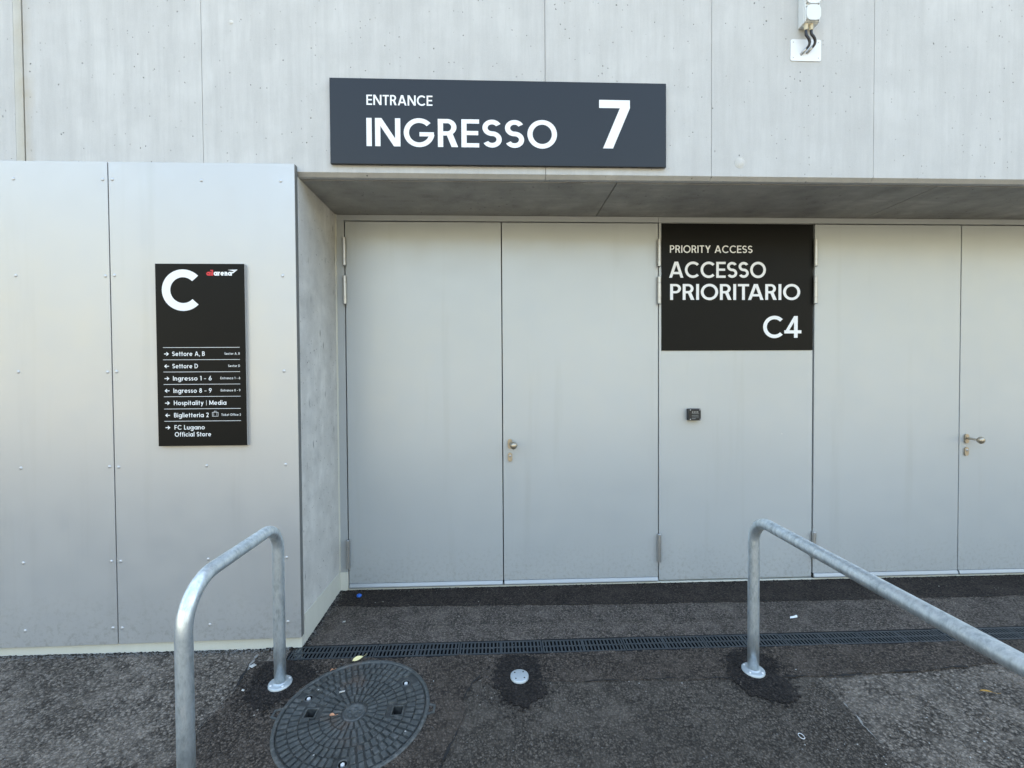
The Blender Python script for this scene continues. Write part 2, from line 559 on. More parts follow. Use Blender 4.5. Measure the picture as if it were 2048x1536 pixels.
def patch(name, pts, tier, mat, hole=None, amp=0.006, step=0.018, skirt=0.014):
    PATCH[name] = (pts, tier, mat)
    bm = bmesh.new()
    def loop(ps):
        v = [bm.verts.new((p[0], p[1], gz(p[1]) + tier)) for p in ps]
        return v, [bm.edges.new((v[i], v[(i + 1) % len(v)])) for i in range(len(v))]
    ov, es = loop(ragged(pts, step, amp))
    if hole:
        hv, he = loop([(hole[0] + hole[2] * math.cos(a), hole[1] + hole[2] * math.sin(a)) for a in [2 * math.pi * k / 72 for k in range(72)]])
        es = es + he
    bmesh.ops.triangle_fill(bm, edges=es, use_beauty=True)
    for f in bm.faces:
        f.normal_update()
        if f.normal.z < 0: f.normal_flip()
    lo = [bm.verts.new((v.co.x, v.co.y, v.co.z - skirt)) for v in ov]
    n = len(ov)
    for i in range(n):
        bm.faces.new((ov[i], ov[(i + 1) % n], lo[(i + 1) % n], lo[i]))
    b = MB(); b.bm.free(); b.bm = bm
    return b.build(name, mat, kind='structure')


patch('asphalt_strip_behind_drain', [(-1.188, -0.20), (6.2, -0.20), (6.2, DR1 + .002), (-1.182, DR1 + .002)], 0.004, M['asph_mid'], amp=0.003)
patch('asphalt_strip_along_doors', [(-1.184, 0.012), (6.2, 0.012), (6.2, -0.275), (2.4, -0.282), (0.8, -0.262), (-0.6, -0.225), (-1.184, -0.205)], 0.008, M['asph_door'], amp=0.005)
patch('asphalt_patch_middle', [(-0.24, -0.96), (1.742, -0.96), (1.738, -1.3), (1.714, -1.55), (1.70, -4.4), (-0.30, -4.4), (-0.30, -1.6), (-0.25, -1.46), (-0.20, -1.27), (-0.17, -1.15)], 0.004, M['asph_new'], amp=0.004)
patch('asphalt_patch_around_manhole', [(-1.41, DR0 - .002), (-0.03, DR0 - .002), (-0.06, -0.90), (-0.145, -0.985), (-0.183, -1.09), (-0.165, -1.156), (-0.192, -1.27), (-0.228, -1.375), (-0.25, -1.46), (-0.30, -1.62), (-0.30, -4.4), (-1.45, -4.4), (-1.41, -1.22), (-1.40, -1.07), (-1.385, -0.94)], 0.008, M['asph_brown'], hole=(MHX, MHY, MHR - 0.004), amp=0.007)
patch('asphalt_strip_before_drain', [(-0.034, DR0 - .002), (6.2, DR0 - .002), (6.2, -0.94), (3.02, -0.935), (2.4, -0.985), (1.645, -1.008), (0.55, -0.992), (-0.10, -0.975), (-0.065, -0.90)], 0.0085, M['asph_brown'], amp=0.006)
patch('fresh_asphalt_by_left_post', [(-1.34, -0.905), (-1.345, -0.80), (-1.224, -0.762), (-1.067, -0.82), (-1.010, -0.90), (-1.06, -1.02), (-1.139, -1.116), (-1.301, -1.046)], 0.012, M['asph_fresh'], amp=0.019, step=0.012)
patch('fresh_asphalt_by_disc', [(0.055, -0.79), (0.215, -0.80), (0.232, -0.934), (0.240, -1.04), (0.180, -1.115), (0.105, -1.135), (0.022, -1.075), (-0.020, -0.985), (0.0, -0.884)], 0.012, M['asph_fresh'], amp=0.019, step=0.012)
patch('fresh_asphalt_by_right_post', [(1.315, -0.817), (1.496, -0.79), (1.58, -0.871), (1.533, -0.988), (1.543, -1.114), (1.473, -1.177), (1.357, -1.156), (1.293, -1.086), (1.259, -0.976)], 0.012, M['asph_fresh'], amp=0.019, step=0.012)

def crack(pts, w=.006, tier=.0125, mat='seam', nm='tar_seam', thr=-.25):
    line = ragged(pts, .02, .006, closed=False) + [Vector(pts[-1])]
    b_ = MB(); L_, R_ = [], []
    for i, p in enumerate(line):
        q = line[min(i + 1, len(line) - 1)] - line[max(i - 1, 0)]
        nn = Vector((-q.y, q.x)).normalized()
        ww = w * max(.05, random.uniform(thr, 1.0) * .7 + .45 * math.sin(i * .37 + pts[0][0] * 9))
        z = gz(p.y) + tier
        L_.append(b_.bm.verts.new((p.x + nn.x * ww, p.y + nn.y * ww, z))); R_.append(b_.bm.verts.new((p.x - nn.x * ww, p.y - nn.y * ww, z)))
    for i in range(len(line) - 1):
        b_.bm.faces.new((L_[i], R_[i], R_[i + 1], L_[i + 1]))
    for f_ in b_.bm.faces:
        f_.normal_update()
        if f_.normal.z < 0: f_.normal_flip()
    return b_.build(nm, M[mat], ground)


crack([(-0.06, -0.905), (-0.145, -0.985), (-0.183, -1.09), (-0.165, -1.156), (-0.192, -1.27), (-0.228, -1.375), (-0.25, -1.46), (-0.30, -1.62)], .008)
crack([(0.27, -0.995), (0.55, -0.995), (0.9, -0.993), (1.27, -1.003)], .006)
crack([(1.55, -1.005), (1.9, -1.008), (2.4, -0.987), (3.02, -0.937), (3.6, -.93)], .009)
crack([(-1.18, -0.210), (-0.6, -0.230), (0.8, -0.267), (2.4, -0.287), (4.4, -0.280)], .006)
crack([(-1.0, -0.470), (0.3, -0.455), (1.4, -0.468), (3.0, -.46)], .003)
crack([(-1.42, -0.80), (-1.395, -0.94), (-1.41, -1.07), (-1.42, -1.22), (-1.44, -1.6)], .009)

crack([(1.745, -1.02), (1.743, -1.10), (1.740, -1.20), (1.737, -1.30), (1.726, -1.42)], .006, .006, 'mortar', 'mortar_line', -1.2)
crack([(-1.425, -0.70), (-1.42, -0.80), (-1.405, -0.90)], .012, .009, 'mortar', 'mortar_line', -1.4)

# ------------------------------------------------------------------ building
FY = -0.619
bld = thing('stadium_building', 'pale fair-faced concrete building with a long recessed doorway', 'building', (0, -0.3, 0))
MB().box(-30, 40, 0.62, 26, -0.3, 8.2).build('building_body', M['body'], bld)
# backing behind the front slabs
MB().box(-30, 40, -0.5655, 0.60, 2.8575, 8.2).build('wall_core', M['joint'], bld)
edges = [-30, -8.9, -6.85, -4.80, -2.757, -1.735, 0.309, 1.342, 2.378, 4.43, 6.48, 8.5, 40]
for i in range(len(edges) - 1):
    a, b = edges[i], edges[i + 1]
    ga = 0.006 if i == 4 else 0.0014
    gb = 0.050 if i == 3 else 0.0014
    c = 0.004
    mb = MB()
    prof = [(FY + c, 8.18), (FY, 8.176), (FY, 2.826), (-0.594, 2.806), (-0.570, 2.8045), (-0.566, 2.8055), (-0.566, 8.18)]
    mb.prism(prof, 'x', a + ga, b - gb)
    mb.build('wall_panel', M['facade'], bld)
MB().box(-2.8068, -2.7605, FY + 0.0004, -0.5665, 2.84, 8.1, 0.001, 1).build('joint_filler', M['sealant'], bld)
# soffit slabs
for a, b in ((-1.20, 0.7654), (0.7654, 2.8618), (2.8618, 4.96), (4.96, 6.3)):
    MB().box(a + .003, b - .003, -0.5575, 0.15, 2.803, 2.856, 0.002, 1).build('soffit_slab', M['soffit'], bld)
# left pier with chamfered corner, its inner face is the reveal
MB().prism([(-1.204, FY), (-1.190, -0.605), (-1.190, 0.30), (-30, 0.30), (-30, FY)], 'z', -0.3, 2.8015).build('left_pier', M['reveal'], bld)
MB().prism([(6.264, FY), (6.25, -0.605), (6.25, 0.30), (40, 0.30), (40, FY)], 'z', -0.3, 2.8015).build('right_pier', M['reveal'], bld)
MB().box(4.93, 6.249, 0.02, 0.30, -0.3, 2.8025).build('back_wall', M['reveal'], bld)
MB().box(-1.188, 6.24, 0.10, 0.28, -0.3, 2.8).build('dark_backing', M['gap'], bld)
# cream waterproof coat at the foot of the walls
MB().box(-30, -1.1905, -0.641, -0.612, -0.3, 0.10, 0.003, 1).build('plinth', M['plinth'], bld)
pl = MB()
prof = [(-0.6045, -0.3), (0.008, -0.3), (0.008, 0.127)]
k = 22
for q in range(k + 1):
    t = q / k
    prof.append((0.0 - 0.585 * t - 0.004, 0.127 + 0.014 * t + random.uniform(-.0015, .0015)))
prof.append((-0.6045, 0.138))
pl.prism(prof, 'x', -1.1895, -1.1855)
pl.build('plinth', M['plinth'], bld)
MB().box(-1.185, -1.126, -0.0035, 0.02, -0.3, 0.122, 0.001, 1).build('plinth', M['plinth'], bld)
MB().box(-1.125, 6.24, 0.004, 0.05, -0.3, -0.0075).build('threshold', M['plinth'], bld)
# tie-hole plugs
for (x, z, r) in ((1.523, 2.912, 0.034), (-1.561, 3.704, 0.013)):
    MB().lathe([(0, .0010), (r * .88, .0010), (r * .92, .0002), (r * .97, .0016), (r * 1.02, .0014), (r * 1.04, -.003)], (x, FY, z), (0, -1, 0), 28).build('tie_hole_plug', M['reveal'], bld)

# ------------------------------------------------------------------ metal cladding with rivets
clad = thing('metal_cladding', 'smooth silver-grey metal cladding panels riveted to the wall left of the doorway', 'cladding', (-2.2, -0.655, 0))
PY0, PY1 = -0.669, -0.646
zb = lambda x: 0.0305 + (x + 1.18) * 0.0095
rows = [2.748, 2.191, 1.632, 1.073, 0.515]
riv0 = None
for (a, b, cols) in ((-2.2435, -1.1815, (-2.222, -1.717, -1.260)), (-3.325, -2.2495, (-3.297, -2.775, -2.274)), (-4.40, -3.331, (-4.37, -3.85, -3.352))):
    mb = MB()
    bm = mb.bm
    mb.box(a, b, PY0, PY1, 0, 2.850)
    for v in bm.verts:
        if v.co.z < 0.001: v.co.z = zb(v.co.x)
    bmesh.ops.bevel(bm, geom=list(bm.edges), offset=0.0018, segments=2, affect='EDGES', profile=0.5)
    pan = mb.build('cladding_panel', M['panel'], clad)
    if b > -1.2: MB().box(b + .0002, b + .0016, PY0 + .003, -.634, zb(b) + .002, 2.848).build('edge_trim', M['trim'], clad)
    for x in cols:
        for z in rows + [0.118 + (x + 2.2) * 0.010]:
            if abs(x + 1.717) < .01 and z in (2.191, 1.632): continue
            if riv0 is None:
                riv0 = MB().lathe([(0, .0040), (.004, .0037), (.0078, .0024), (.0095, .0006), (.0095, -.001)], (x, PY0, z), (0, -1, 0), 14).build('rivet', M['rivet'], pan, origin=(x, PY0, z))
            else:
                share(riv0, 'rivet', pan, (x + random.uniform(-.002, .002), PY0, z + random.uniform(-.002, .002)))

# ------------------------------------------------------------------ doors
def hinge(parent, x, z0, z1):
    h = MB()
    L = z1 - z0; r = 0.0148
    cuts = [0, .24, .245, .76, .765, 1.0]
    prof = [(0, 0), (r * .85, 0), (r, .003)]
    for c in cuts[1:-1]:
        rr = r if True else r
        prof.append((r, c * L - .001)); prof.append((r * .86, c * L)); prof.append((r, c * L + .001))
    prof += [(r, L - .003), (r * .85, L), (0, L)]
    h.lathe(prof, (x, -0.0155, z0), (0, 0, 1), 18, smooth=False)
    return h.build('hinge', M['steel'], parent)


def lockset(leaf, x):
    MBp = MB()
    # rounded escutcheon with knob
    def stadium(w, hgt, cz, n=8):
        return [(x + w * math.cos(a), cz + (hgt / 2 - w) + w * math.sin(a)) for a in [math.pi * k / n for k in range(n + 1)]] + \
               [(x + w * math.cos(a), cz - (hgt / 2 - w) + w * math.sin(a)) for a in [math.pi + math.pi * k / n for k in range(n + 1)]]
    e = MBp.prism(stadium(.0165, .074, 1.079), 'y', -0.012, 0.0).build('knob_plate', M['brass'], leaf)
    kx, ky = x + .026, -0.092
    kb = MB()
    kb.tube([(x, -.010, 1.082), (x + .001, -.03, 1.082), (x + .010, -.052, 1.080), (x + .022, -.072, 1.078)], [.0085, .008, .0075, .009], 12)
    d = Vector((.25, -1, 0)).normalized()
    prof = [(0, -.004), (.012, -.003), (.021, .004), (.0265, .014), (.0275, .023), (.023, .033), (.013, .0395), (0, .041)]
    kb.lathe(prof, Vector((x + .020, -.068, 1.077)), d, 20)
    kb.build('knob', M['brass'], leaf)
    c = MB().prism(stadium(.0165, .068, 0.978), 'y', -0.011, 0.0).build('lock_plate', M['brass'], leaf)
    MB().lathe([(0, .004), (.008, .004), (.0095, .003), (.0095, -.001)], (x, -.011, .988), (0, -1, 0), 14).build('lock_cylinder', M['sign_edge'], leaf)
    MB().box(x - .0012, x + .0012, -.0156, -.0149, .984, .994).build('keyhole', M['gap'], leaf)


def leaf(parent, x0, x1, lock=None):
    l = MB().box(x0, x1, 0.0, 0.055, 0.034, 2.750, 0.0025, 2).build('door_leaf', M['door'], parent)
    s = MB().prism([(0.004, 0.033), (-0.004, 0.033), (-0.013, 0.012), (-0.013, 0.006), (0.004, 0.006)], 'x', x0 + .003, x1 - .003)
    s.build('drip_strip', M['strip'], l)
    MB().box(x0 + .001, x1 - .001, 0.006, 0.05, -0.004, 0.010).build('bottom_seal', M['rubber'], l)
    if lock: lockset(l, lock)
    return l


dd1 = thing('steel_double_door', 'grey steel double door at the inner corner beside the concrete reveal', 'door', (0.06, 0.02, 0))
f = MB()
f.box(-1.1845, -1.1285, 0.004, 0.09, 0.1225, 2.7585, 0.002, 1)
f.box(-1.1845, 1.2415, 0.004, 0.09, 2.7588, 2.8015, 0.002, 1)
f.build('door_frame', M['frame'], dd1)
MB().prism([(-1.1885, 0.012), (-1.1885, -0.014), (-1.1835, -0.008), (-1.1815, 0.0035)], 'z', 0.13, 2.80).build('frame_sealant', M['plinth'], dd1)
leaf(dd1, -1.1195, 0.0405)
leaf(dd1, 0.0475, 1.2390, 0.099)
for x in (-1.1215, 1.2420):
    for z0, z1 in ((2.418, 2.628), (2.134, 2.345), (0.155, 0.372)):
        hinge(dd1, x, z0, z1)

fx = thing('fixed_panel', 'fixed grey steel panel between the two double doors, black sign on its upper half', 'panel', (1.85, 0.02, 0))
MB().box(1.2475, 2.4575, 0.0035, 0.08, 0.006, 2.7560, 0.0015, 1).build('panel_sheet', M['door'], fx)
MB().box(1.2435, 4.90, 0.0045, 0.09, 2.7590, 2.8010, 0.002, 1).build('head_rail', M['frame'], fx)

dd2 = thing('steel_double_door', 'grey steel double door at the right edge, behind the long handrail', 'door', (3.65, 0.02, 0))
MB().box(4.823, 4.90, 0.004, 0.09, -0.005, 2.7580, 0.002, 1).build('door_frame', M['frame'], dd2)
leaf(dd2, 2.4685, 3.6420)
leaf(dd2, 3.6490, 4.8180, 3.699)
for x in (2.4635, 4.8205):
    for z0, z1 in ((2.424, 2.634), (2.136, 2.348), (0.155, 0.366)):
        hinge(dd2, x, z0, z1)

# ------------------------------------------------------------------ lettering (own geometric stroke alphabet)
def _arc(cx, cy, rx, ry, a0, a1, s, sy=None, n=None):
    sy = s if sy is None else sy
    n = n or max(4, int(abs(a1 - a0) / 9))
    out = []
    for k in range(n):
        t0 = R(a0 + (a1 - a0) * k / n); t1 = R(a0 + (a1 - a0) * (k + 1) / n)
        out.append([(cx + rx * math.cos(t0), cy + ry * math.sin(t0)), (cx + rx * math.cos(t1), cy + ry * math.sin(t1)),
                    (cx + (rx - s) * math.cos(t1), cy + (ry - sy) * math.sin(t1)), (cx + (rx - s) * math.cos(t0), cy + (ry - sy) * math.sin(t0))])
    return out


def _rect(x0, y0, x1, y1):
    return [[(x0, y0), (x1, y0), (x1, y1), (x0, y1)]]


def _bar(x0, y0, x1, y1, w):
    """slanted bar cut off horizontally, w is its horizontal width"""
    return [[(x0, y0), (x0 + w, y0), (x1 + w, y1), (x1, y1)]]


def glyph(ch, s):
    """returns groups of polygons (each group one stroke) and the advance width; cap height 1"""
    X = .70
    h = s * .90
    if ch == ' ': return [], .40
    if ch == 'I': return [_rect(0, 0, s, 1)], s
    if ch == 'N':
        W = .80
        return [_rect(0, 0, s, 1), _rect(W - s, 0, W, 1), _bar(W - s * 1.22, 0, 0, 1, s * 1.22)], W
    if ch == 'M':
        W = .92
        return [_rect(0, 0, s, 1), _rect(W - s, 0, W, 1), _bar(W / 2 - s * .55, .12, 0, 1, s * 1.1), _bar(W / 2 - s * .55, .12, W - s * 1.1, 1, s * 1.1)], W
    if ch == 'H': return [_rect(0, 0, s, 1), _rect(.74 - s, 0, .74, 1), _rect(s, .5 - h / 2, .74 - s, .5 + h / 2)], .74
    if ch == 'L': return [_rect(0, 0, s, 1), _rect(s, 0, .48, h)], .48
    if ch == 'E': return [_rect(0, 0, s, 1), _rect(s, 0, .57, h), _rect(s, 1 - h, .57, 1), _rect(s, .51 - h / 2, .54, .51 + h / 2)], .57
    if ch == 'F': return [_rect(0, 0, s, 1), _rect(s, 1 - h, .52, 1), _rect(s, .49 - h / 2, .48, .49 + h / 2)], .52
    if ch == 'T': return [_rect(0, 1 - h, .62, 1), _rect(.31 - s / 2, 0, .31 + s / 2, 1 - h)], .62
    if ch in 'PRB':
        b = .44 if ch != 'B' else .48
        r = (1 - b) / 2 + h * .1
        y0 = 1 - 2 * r
        g = [_rect(0, 0, s, 1), _rect(s, 1 - h, .30, 1), _rect(s, y0, .30, y0 + h), _arc(.30, 1 - r, r, r, -90, 90, s, h)]
        W = .30 + r
        if ch == 'R':
            g.append(_bar(W - s * .95, 0, .26, y0 + h * .5, s * 1.25)); W = W + s * .30
        if ch == 'B':
            r2 = (y0 + h) / 2
            g += [_rect(s, 0, .32, h), _arc(.32, r2, r2, r2, -90, 90, s, h)]; W = .32 + r2
        return g, W
    if ch == 'D': return [_rect(0, 0, s, 1), _rect(s, 0, .30, h), _rect(s, 1 - h, .30, 1), _arc(.30, .5, .48, .5, -90, 90, s, h)], .78
    if ch == 'S' or ch == 's':
        H = 1.0 if ch == 'S' else X
        k = 1.0 if ch == 'S' else .80
        ss = s * (1 if ch == 'S' else .92)
        r = (H + ss) / 4; rx = r * 1.06
        return [_arc(rx, H - r, rx, r, 28, 270, ss), _arc(rx, r, rx, r, 90, -152, ss)], 2 * rx
    if ch == 'O': return [_arc(.48, .5, .48, .515, 0, 360, s)], .96
    if ch == 'C': return [_arc(.49, .5, .49, .515, 44, 316, s)], .86
    if ch == 'G': return [_arc(.49, .5, .49, .515, 42, 352, s), _rect(.50, .5 - h + .02, .96, .52)], .98
    if ch == 'A':
        W = .86; w = s * 1.10
        return [_bar(0, 0, W / 2 - w * .62, 1, w), _bar(W - w, 0, W / 2 - w * .38, 1, w), _rect(.22, .22, W - .22, .22 + h)], W
    if ch == 'Y':
        W = .72; w = s * 1.2
        return [_bar(W / 2 - w / 2, .42, 0, 1, w), _bar(W / 2 - w / 2, .42, W - w, 1, w), _rect(W / 2 - s / 2, 0, W / 2 + s / 2, .46)], W
    if ch == '7': return [_rect(0, 1 - h, .64, 1), _bar(.08, 0, .64 - s * 1.12, 1 - h * .98, s * 1.12)], .64
    if ch == '4': return [_rect(.42, 0, .42 + s, 1), _rect(0, .20, .74, .20 + h), _bar(0, .20 + h * .2, .42, 1, s * .95)], .74
    if ch == '1': return [_rect(.14, 0, .14 + s, 1), [[(0, .80), (.14, .86), (.14, 1), (0, .93)]]], .14 + s
    if ch == '2': return [_arc(.29, .71, .29, .29, 165, -38, s), [[(0, 0), (s * 1.3, 0), (.52, .53), (.36, .60)]], _rect(s * .6, 0, .58, h)], .58
    if ch == '6': return [_arc(.31, .31, .31, .31, 0, 360, s), [[(.02, .40), (.18, .44), (.50, 1), (.32, 1)]]], .62
    if ch == '9': return [_arc(.31, .69, .31, .31, 0, 360, s), [[(.60, .60), (.44, .56), (.12, 0), (.30, 0)]]], .62
    if ch == '8': return [_arc(.30, .74, .25, .26, 0, 360, s), _arc(.30, .28, .30, .29, 0, 360, s)], .60
    if ch == '-': return [_rect(0, .33, .42, .33 + h * .8)], .42
    if ch == '|': return [_rect(.06, -.12, .06 + s * .5, 1.05)], .20
    if ch == ',': return [[[(0, -.18), (s * .7, -.18), (s * 1.25, s), (s * .25, s)]]], s * 1.2
    r = X / 2
    if ch == 'o': return [_arc(r, r, r, r, 0, 360, s)], X
    if ch == 'c': return [_arc(r, r, r, r, 45, 315, s)], X * .86
    if ch == 'e': return [_arc(r, r, r, r, 8, 318, s), _rect(s * .7, r - h * .4, X - s * .4, r + h * .4)], X
    if ch == 'a': return [_arc(r, r, r, r, 0, 360, s), _rect(X - s * .8, 0, X + s * .2, X)], X + s * .2
    if ch == 'd': return [_arc(r, r, r, r, 0, 360, s), _rect(X - s * .8, 0, X + s * .2, 1.04)], X + s * .2
    if ch == 'b': return [_arc(r + s * .2, r, r, r, 0, 360, s), _rect(0, 0, s, 1.04)], X + s * .2
    if ch == 'p': return [_arc(r + s * .2, r, r, r, 0, 360, s), _rect(0, -.32, s, X)], X + s * .2
    if ch == 'g': return [_arc(r, r, r, r, 0, 360, s), _rect(X - s * .8, -.05, X + s * .2, X), _arc(r + s * .2, -.05, r, .29, 0, -150, s)], X + s * .2
    if ch in 'nhu':
        w = .56
        if ch == 'u':
            return [_rect(0, w / 2, s, X), _rect(w - s, 0, w, X), _arc(w / 2, w / 2, w / 2, w / 2, 180, 360, s)], w
        return [_rect(0, 0, s, X if ch == 'n' else 1.04), _rect(w - s, 0, w, X - w / 2), _arc(w / 2, X - w / 2, w / 2, w / 2, 0, 180, s)], w
    if ch == 'm': return [_rect(0, 0, s, X)], .8
    if ch == 'r': return [_rect(0, 0, s, X), _arc(.30, X - .30, .30, .30, 62, 150, s)], .40
    if ch == 't': return [_rect(.10, 0, .10 + s, .94), _rect(0, X - h, .38, X)], .38
    if ch == 'f': return [_rect(.10, 0, .10 + s, .80), _rect(0, X - h, .38, X), _arc(.36, .78, .26, .26, 75, 180, s)], .40
    if ch == 'l': return [_rect(0, 0, s, 1.04)], s
    if ch == 'i': return [_rect(0, 0, s, X), _rect(0, .82, s, .82 + s)], s
    if ch == 'k': return [_rect(0, 0, s, 1.04), _bar(s * .6, .30, .36, X, s * 1.2), _bar(.40, 0, s * .9, .44, s * 1.2)], .40 + s * 1.2
    if ch == 'y': return [_bar(.08, -.32, .60 - s, X, s * 1.1), _bar(.30 - s * .5, .05, 0, X, s * 1.1)], .62
    raise KeyError(ch)


def lettering(parent, txt, x0, x1, z0, cap, y, s=.17, track=.10, mat='white', name='lettering'):
    """text on the plane y=const facing -y, cap height cap, spanning x0..x1, baseline z0"""
    if cap > .05 and cap <= .1 and ' ' in txt:      # each word a part of its own
        full = [glyph(c_, s)[1] + (track if q < len(txt) - 1 and c_ != ' ' else 0) for q, c_ in enumerate(txt)]
        kk = (x1 - x0) / sum(full); q = 0
        for wd in txt.split(' '):
            a = sum(full[:q]); e_ = a + sum(full[q:q + len(wd)]) - (track if q + len(wd) < len(txt) else 0)
            lettering(parent, wd, x0 + a * kk, x0 + e_ * kk, z0, cap, y, s, track, mat, name)
            q += len(wd) + 1
        return
    items = []; x = 0
    for i, ch in enumerate(txt):
        gs, adv = glyph(ch, s)
        items.append((gs, x)); x += adv + (track if i < len(txt) - 1 and ch != ' ' else 0) + (-.15 if txt[i:i + 2] == 'TA' else 0)
    kx = (x1 - x0) / x
    if cap > .1 and len(txt) > 1:       # large letters: each one a part of its own
        for ch, (gs, ox) in zip(txt, items):
            if gs:
                lettering(parent, ch, x0 + ox * kx, x0 + (ox + glyph(ch, s)[1]) * kx, z0, cap, y, s, track, mat, 'letter')
        return
    b = MB()
    for gs, ox in items:
        for gi, grp in enumerate(gs):
            yy = y - gi * 0.00012
            for pg in grp:
                pts = [(x0 + (ox + px) * kx, yy, z0 + pz * cap) for px, pz in pg]
                a = sum(pts[i][0] * pts[(i + 1) % len(pts)][2] - pts[(i + 1) % len(pts)][0] * pts[i][2] for i in range(len(pts)))
                b.poly(pts if a > 0 else pts[::-1])
    return b.build(name, M[mat], parent)


# ------------------------------------------------------------------ signs
sg = thing('entrance_sign', 'wide black board reading ENTRANCE INGRESSO 7 on the concrete above the doors', 'sign', (0.03, -0.63, 2.867))
SY = -0.641
MB().box(-0.982, 1.0485, SY, FY - .004, 2.8675, 3.3745, 0.0012, 1).build('sign_board', M['sign_slate'], sg)
MB().box(-0.9, 0.97, FY - .006, FY + .002, 2.92, 3.32).build('mounting_rail', M['sign_edge'], sg)
lettering(sg, 'ENTRANCE', -0.765, -0.373, 3.2165, 0.0605, SY - .0006, s=.160, track=.11)
lettering(sg, 'INGRESSO', -0.767, 0.377, 2.973, 0.167, SY - .0006, s=.168, track=.105)
lettering(sg, '7', 0.635, 0.824, 2.977, 0.292, SY - .0006, s=.185)

pr = thing('priority_access_sign', 'square black sign reading ACCESSO PRIORITARIO C4 on the fixed panel between doors', 'sign', (1.855, 0, 1.78))
QY = -0.0015
MB().box(1.2655, 2.4525, QY, 0.0030, 1.7800, 2.7510).build('sign_sheet', M['sign_black'], pr)
lettering(pr, 'PRIORITY ACCESS', 1.330, 1.974, 2.5275, 0.0565, QY - .0006, s=.150, track=.12)
lettering(pr, 'ACCESSO', 1.324, 2.080, 2.3375, 0.122, QY - .0006, s=.160, track=.085)
lettering(pr, 'PRIORITARIO', 1.332, 2.352, 2.1685, 0.1215, QY - .0006, s=.160, track=.095)
lettering(pr, 'C4', 2.060, 2.363, 1.8765, 0.1675, QY - .0006, s=.160, track=.05)

ds = thing('directory_sign', 'tall black directory board with a large white C hung on the metal cladding', 'sign', (-1.722, -0.68, 1.195))
CX0, CX1, CZ0, CZ1 = -1.976, -1.470, 1.1945, 2.2575
CY = -0.689
MB().box(CX0, CX1, CY, CY + .004, CZ0, CZ1, 0.0006, 1).build('sign_board', M['sign_black'], ds)
MB().box(CX0 + .001, CX1 - .0004, CY + .0042, PY0 - .001, CZ0 + .001, CZ1 - .001).build('sign_back', M['sign_edge'], ds)
cw, chh = CX1 - CX0, CZ1 - CZ0
ux = lambda u: CX0 + u * cw
vz = lambda v: CZ1 - v * chh
LY = CY - .0006
lettering(ds, 'C', ux(.072), ux(.490), vz(.2545), 0.2200 * chh, LY, s=.195)
for v in (.458, .525, .592, .660, .7275, .795, .8626):
    MB().poly([(ux(.072), LY, vz(v + .0011)), (ux(.936), LY, vz(v + .0011)), (ux(.936), LY, vz(v - .0011)), (ux(.072), LY, vz(v - .0011))]).build('rule_line', M['white'], ds)


def arrow(v, right):
    b = MB(); xa, xb = ux(.083), ux(.136); zc = vz(v); w = .0022; a = .0115
    b.poly([(xa, LY, zc - w), (xb, LY, zc - w), (xb, LY, zc + w), (xa, LY, zc + w)])
    tip, d = (xb, -1) if right else (xa, 1)
    t = .0032
    for sgn in (-1, 1):
        b.poly([(tip, LY - .0002, zc), (tip + d * a, LY - .0002, zc + sgn * a), (tip + d * (a + t), LY - .0002, zc + sgn * (a - t)), (tip + d * 2 * t, LY - .0002, zc)])
    for f_ in b.bm.faces:
        f_.normal_update()
        if f_.normal.y > 0: f_.normal_flip()
    b.build('arrow', M['white'], ds)


cap = .0245 * chh
rowsT = [('Settore A, B', .174, .541, 'Sector A, B', .763, True), ('Settore D', .174, .461, 'Sector D', .803, False),
         ('Ingresso 1 - 6', .178, .613, 'Entrance 1 - 6', .712, True), ('Ingresso 8 - 9', .180, .611, 'Entrance 8 - 9', .714, False),
         ('Hospitality | Media', .182, .775, None, 0, True), ('Biglietteria 2', .182, .572, 'Ticket Office 2', .716, False)]


def _m(s):      # the letter m, drawn as a double arch
    X = .70; w = .46
    return [_rect(0, 0, s, X), _rect(w - s, 0, w, X - w / 2), _rect(2 * w - 2 * s, 0, 2 * w - s, X - w / 2)], 2 * w - s


for i, (t, a, b_, t2, a2, right) in enumerate(rowsT):
    v = .5045 + i * .0674
    lettering(ds, t, ux(a), ux(b_), vz(v), cap, LY, s=.155, track=.13)
    arrow(v - .0115, right)
    if t2: lettering(ds, t2, ux(a2), ux(.936), vz(v - .006), cap * .52, LY, s=.15, track=.16)
arrow(.909 - .0115, True)
lettering(ds, 'FC Lugano', ux(.184), ux(.525), vz(.909), cap, LY, s=.155, track=.13)
lettering(ds, 'Official Store', ux(.186), ux(.596), vz(.9475), cap, LY, s=.155, track=.13)
# suitcase symbol
b = MB()
zc = vz(.8265); xa, xb = ux(.612), ux(.681); w = .0017; hh = .0125
for q in ((xa, xb, zc - hh, zc - hh + w), (xa, xb, zc + hh - w, zc + hh), (xa, xa + w, zc - hh + w, zc + hh - w), (xb - w, xb, zc - hh + w, zc + hh - w),
          (xa + .008, xa + .0092, zc - hh + w, zc + hh - w), (xb - .0092, xb - .008, zc - hh + w, zc + hh - w),
          (xa + .011, xa + .0125, zc + hh, zc + hh + .005), (xb - .0125, xb - .011, zc + hh, zc + hh + .005), (xa + .011, xb - .011, zc + hh + .005, zc + hh + .0065)):
    b.poly([(q[0], LY, q[2]), (q[1], LY, q[2]), (q[1], LY, q[3]), (q[0], LY, q[3])])
b.build('suitcase_symbol', M['white'], ds)
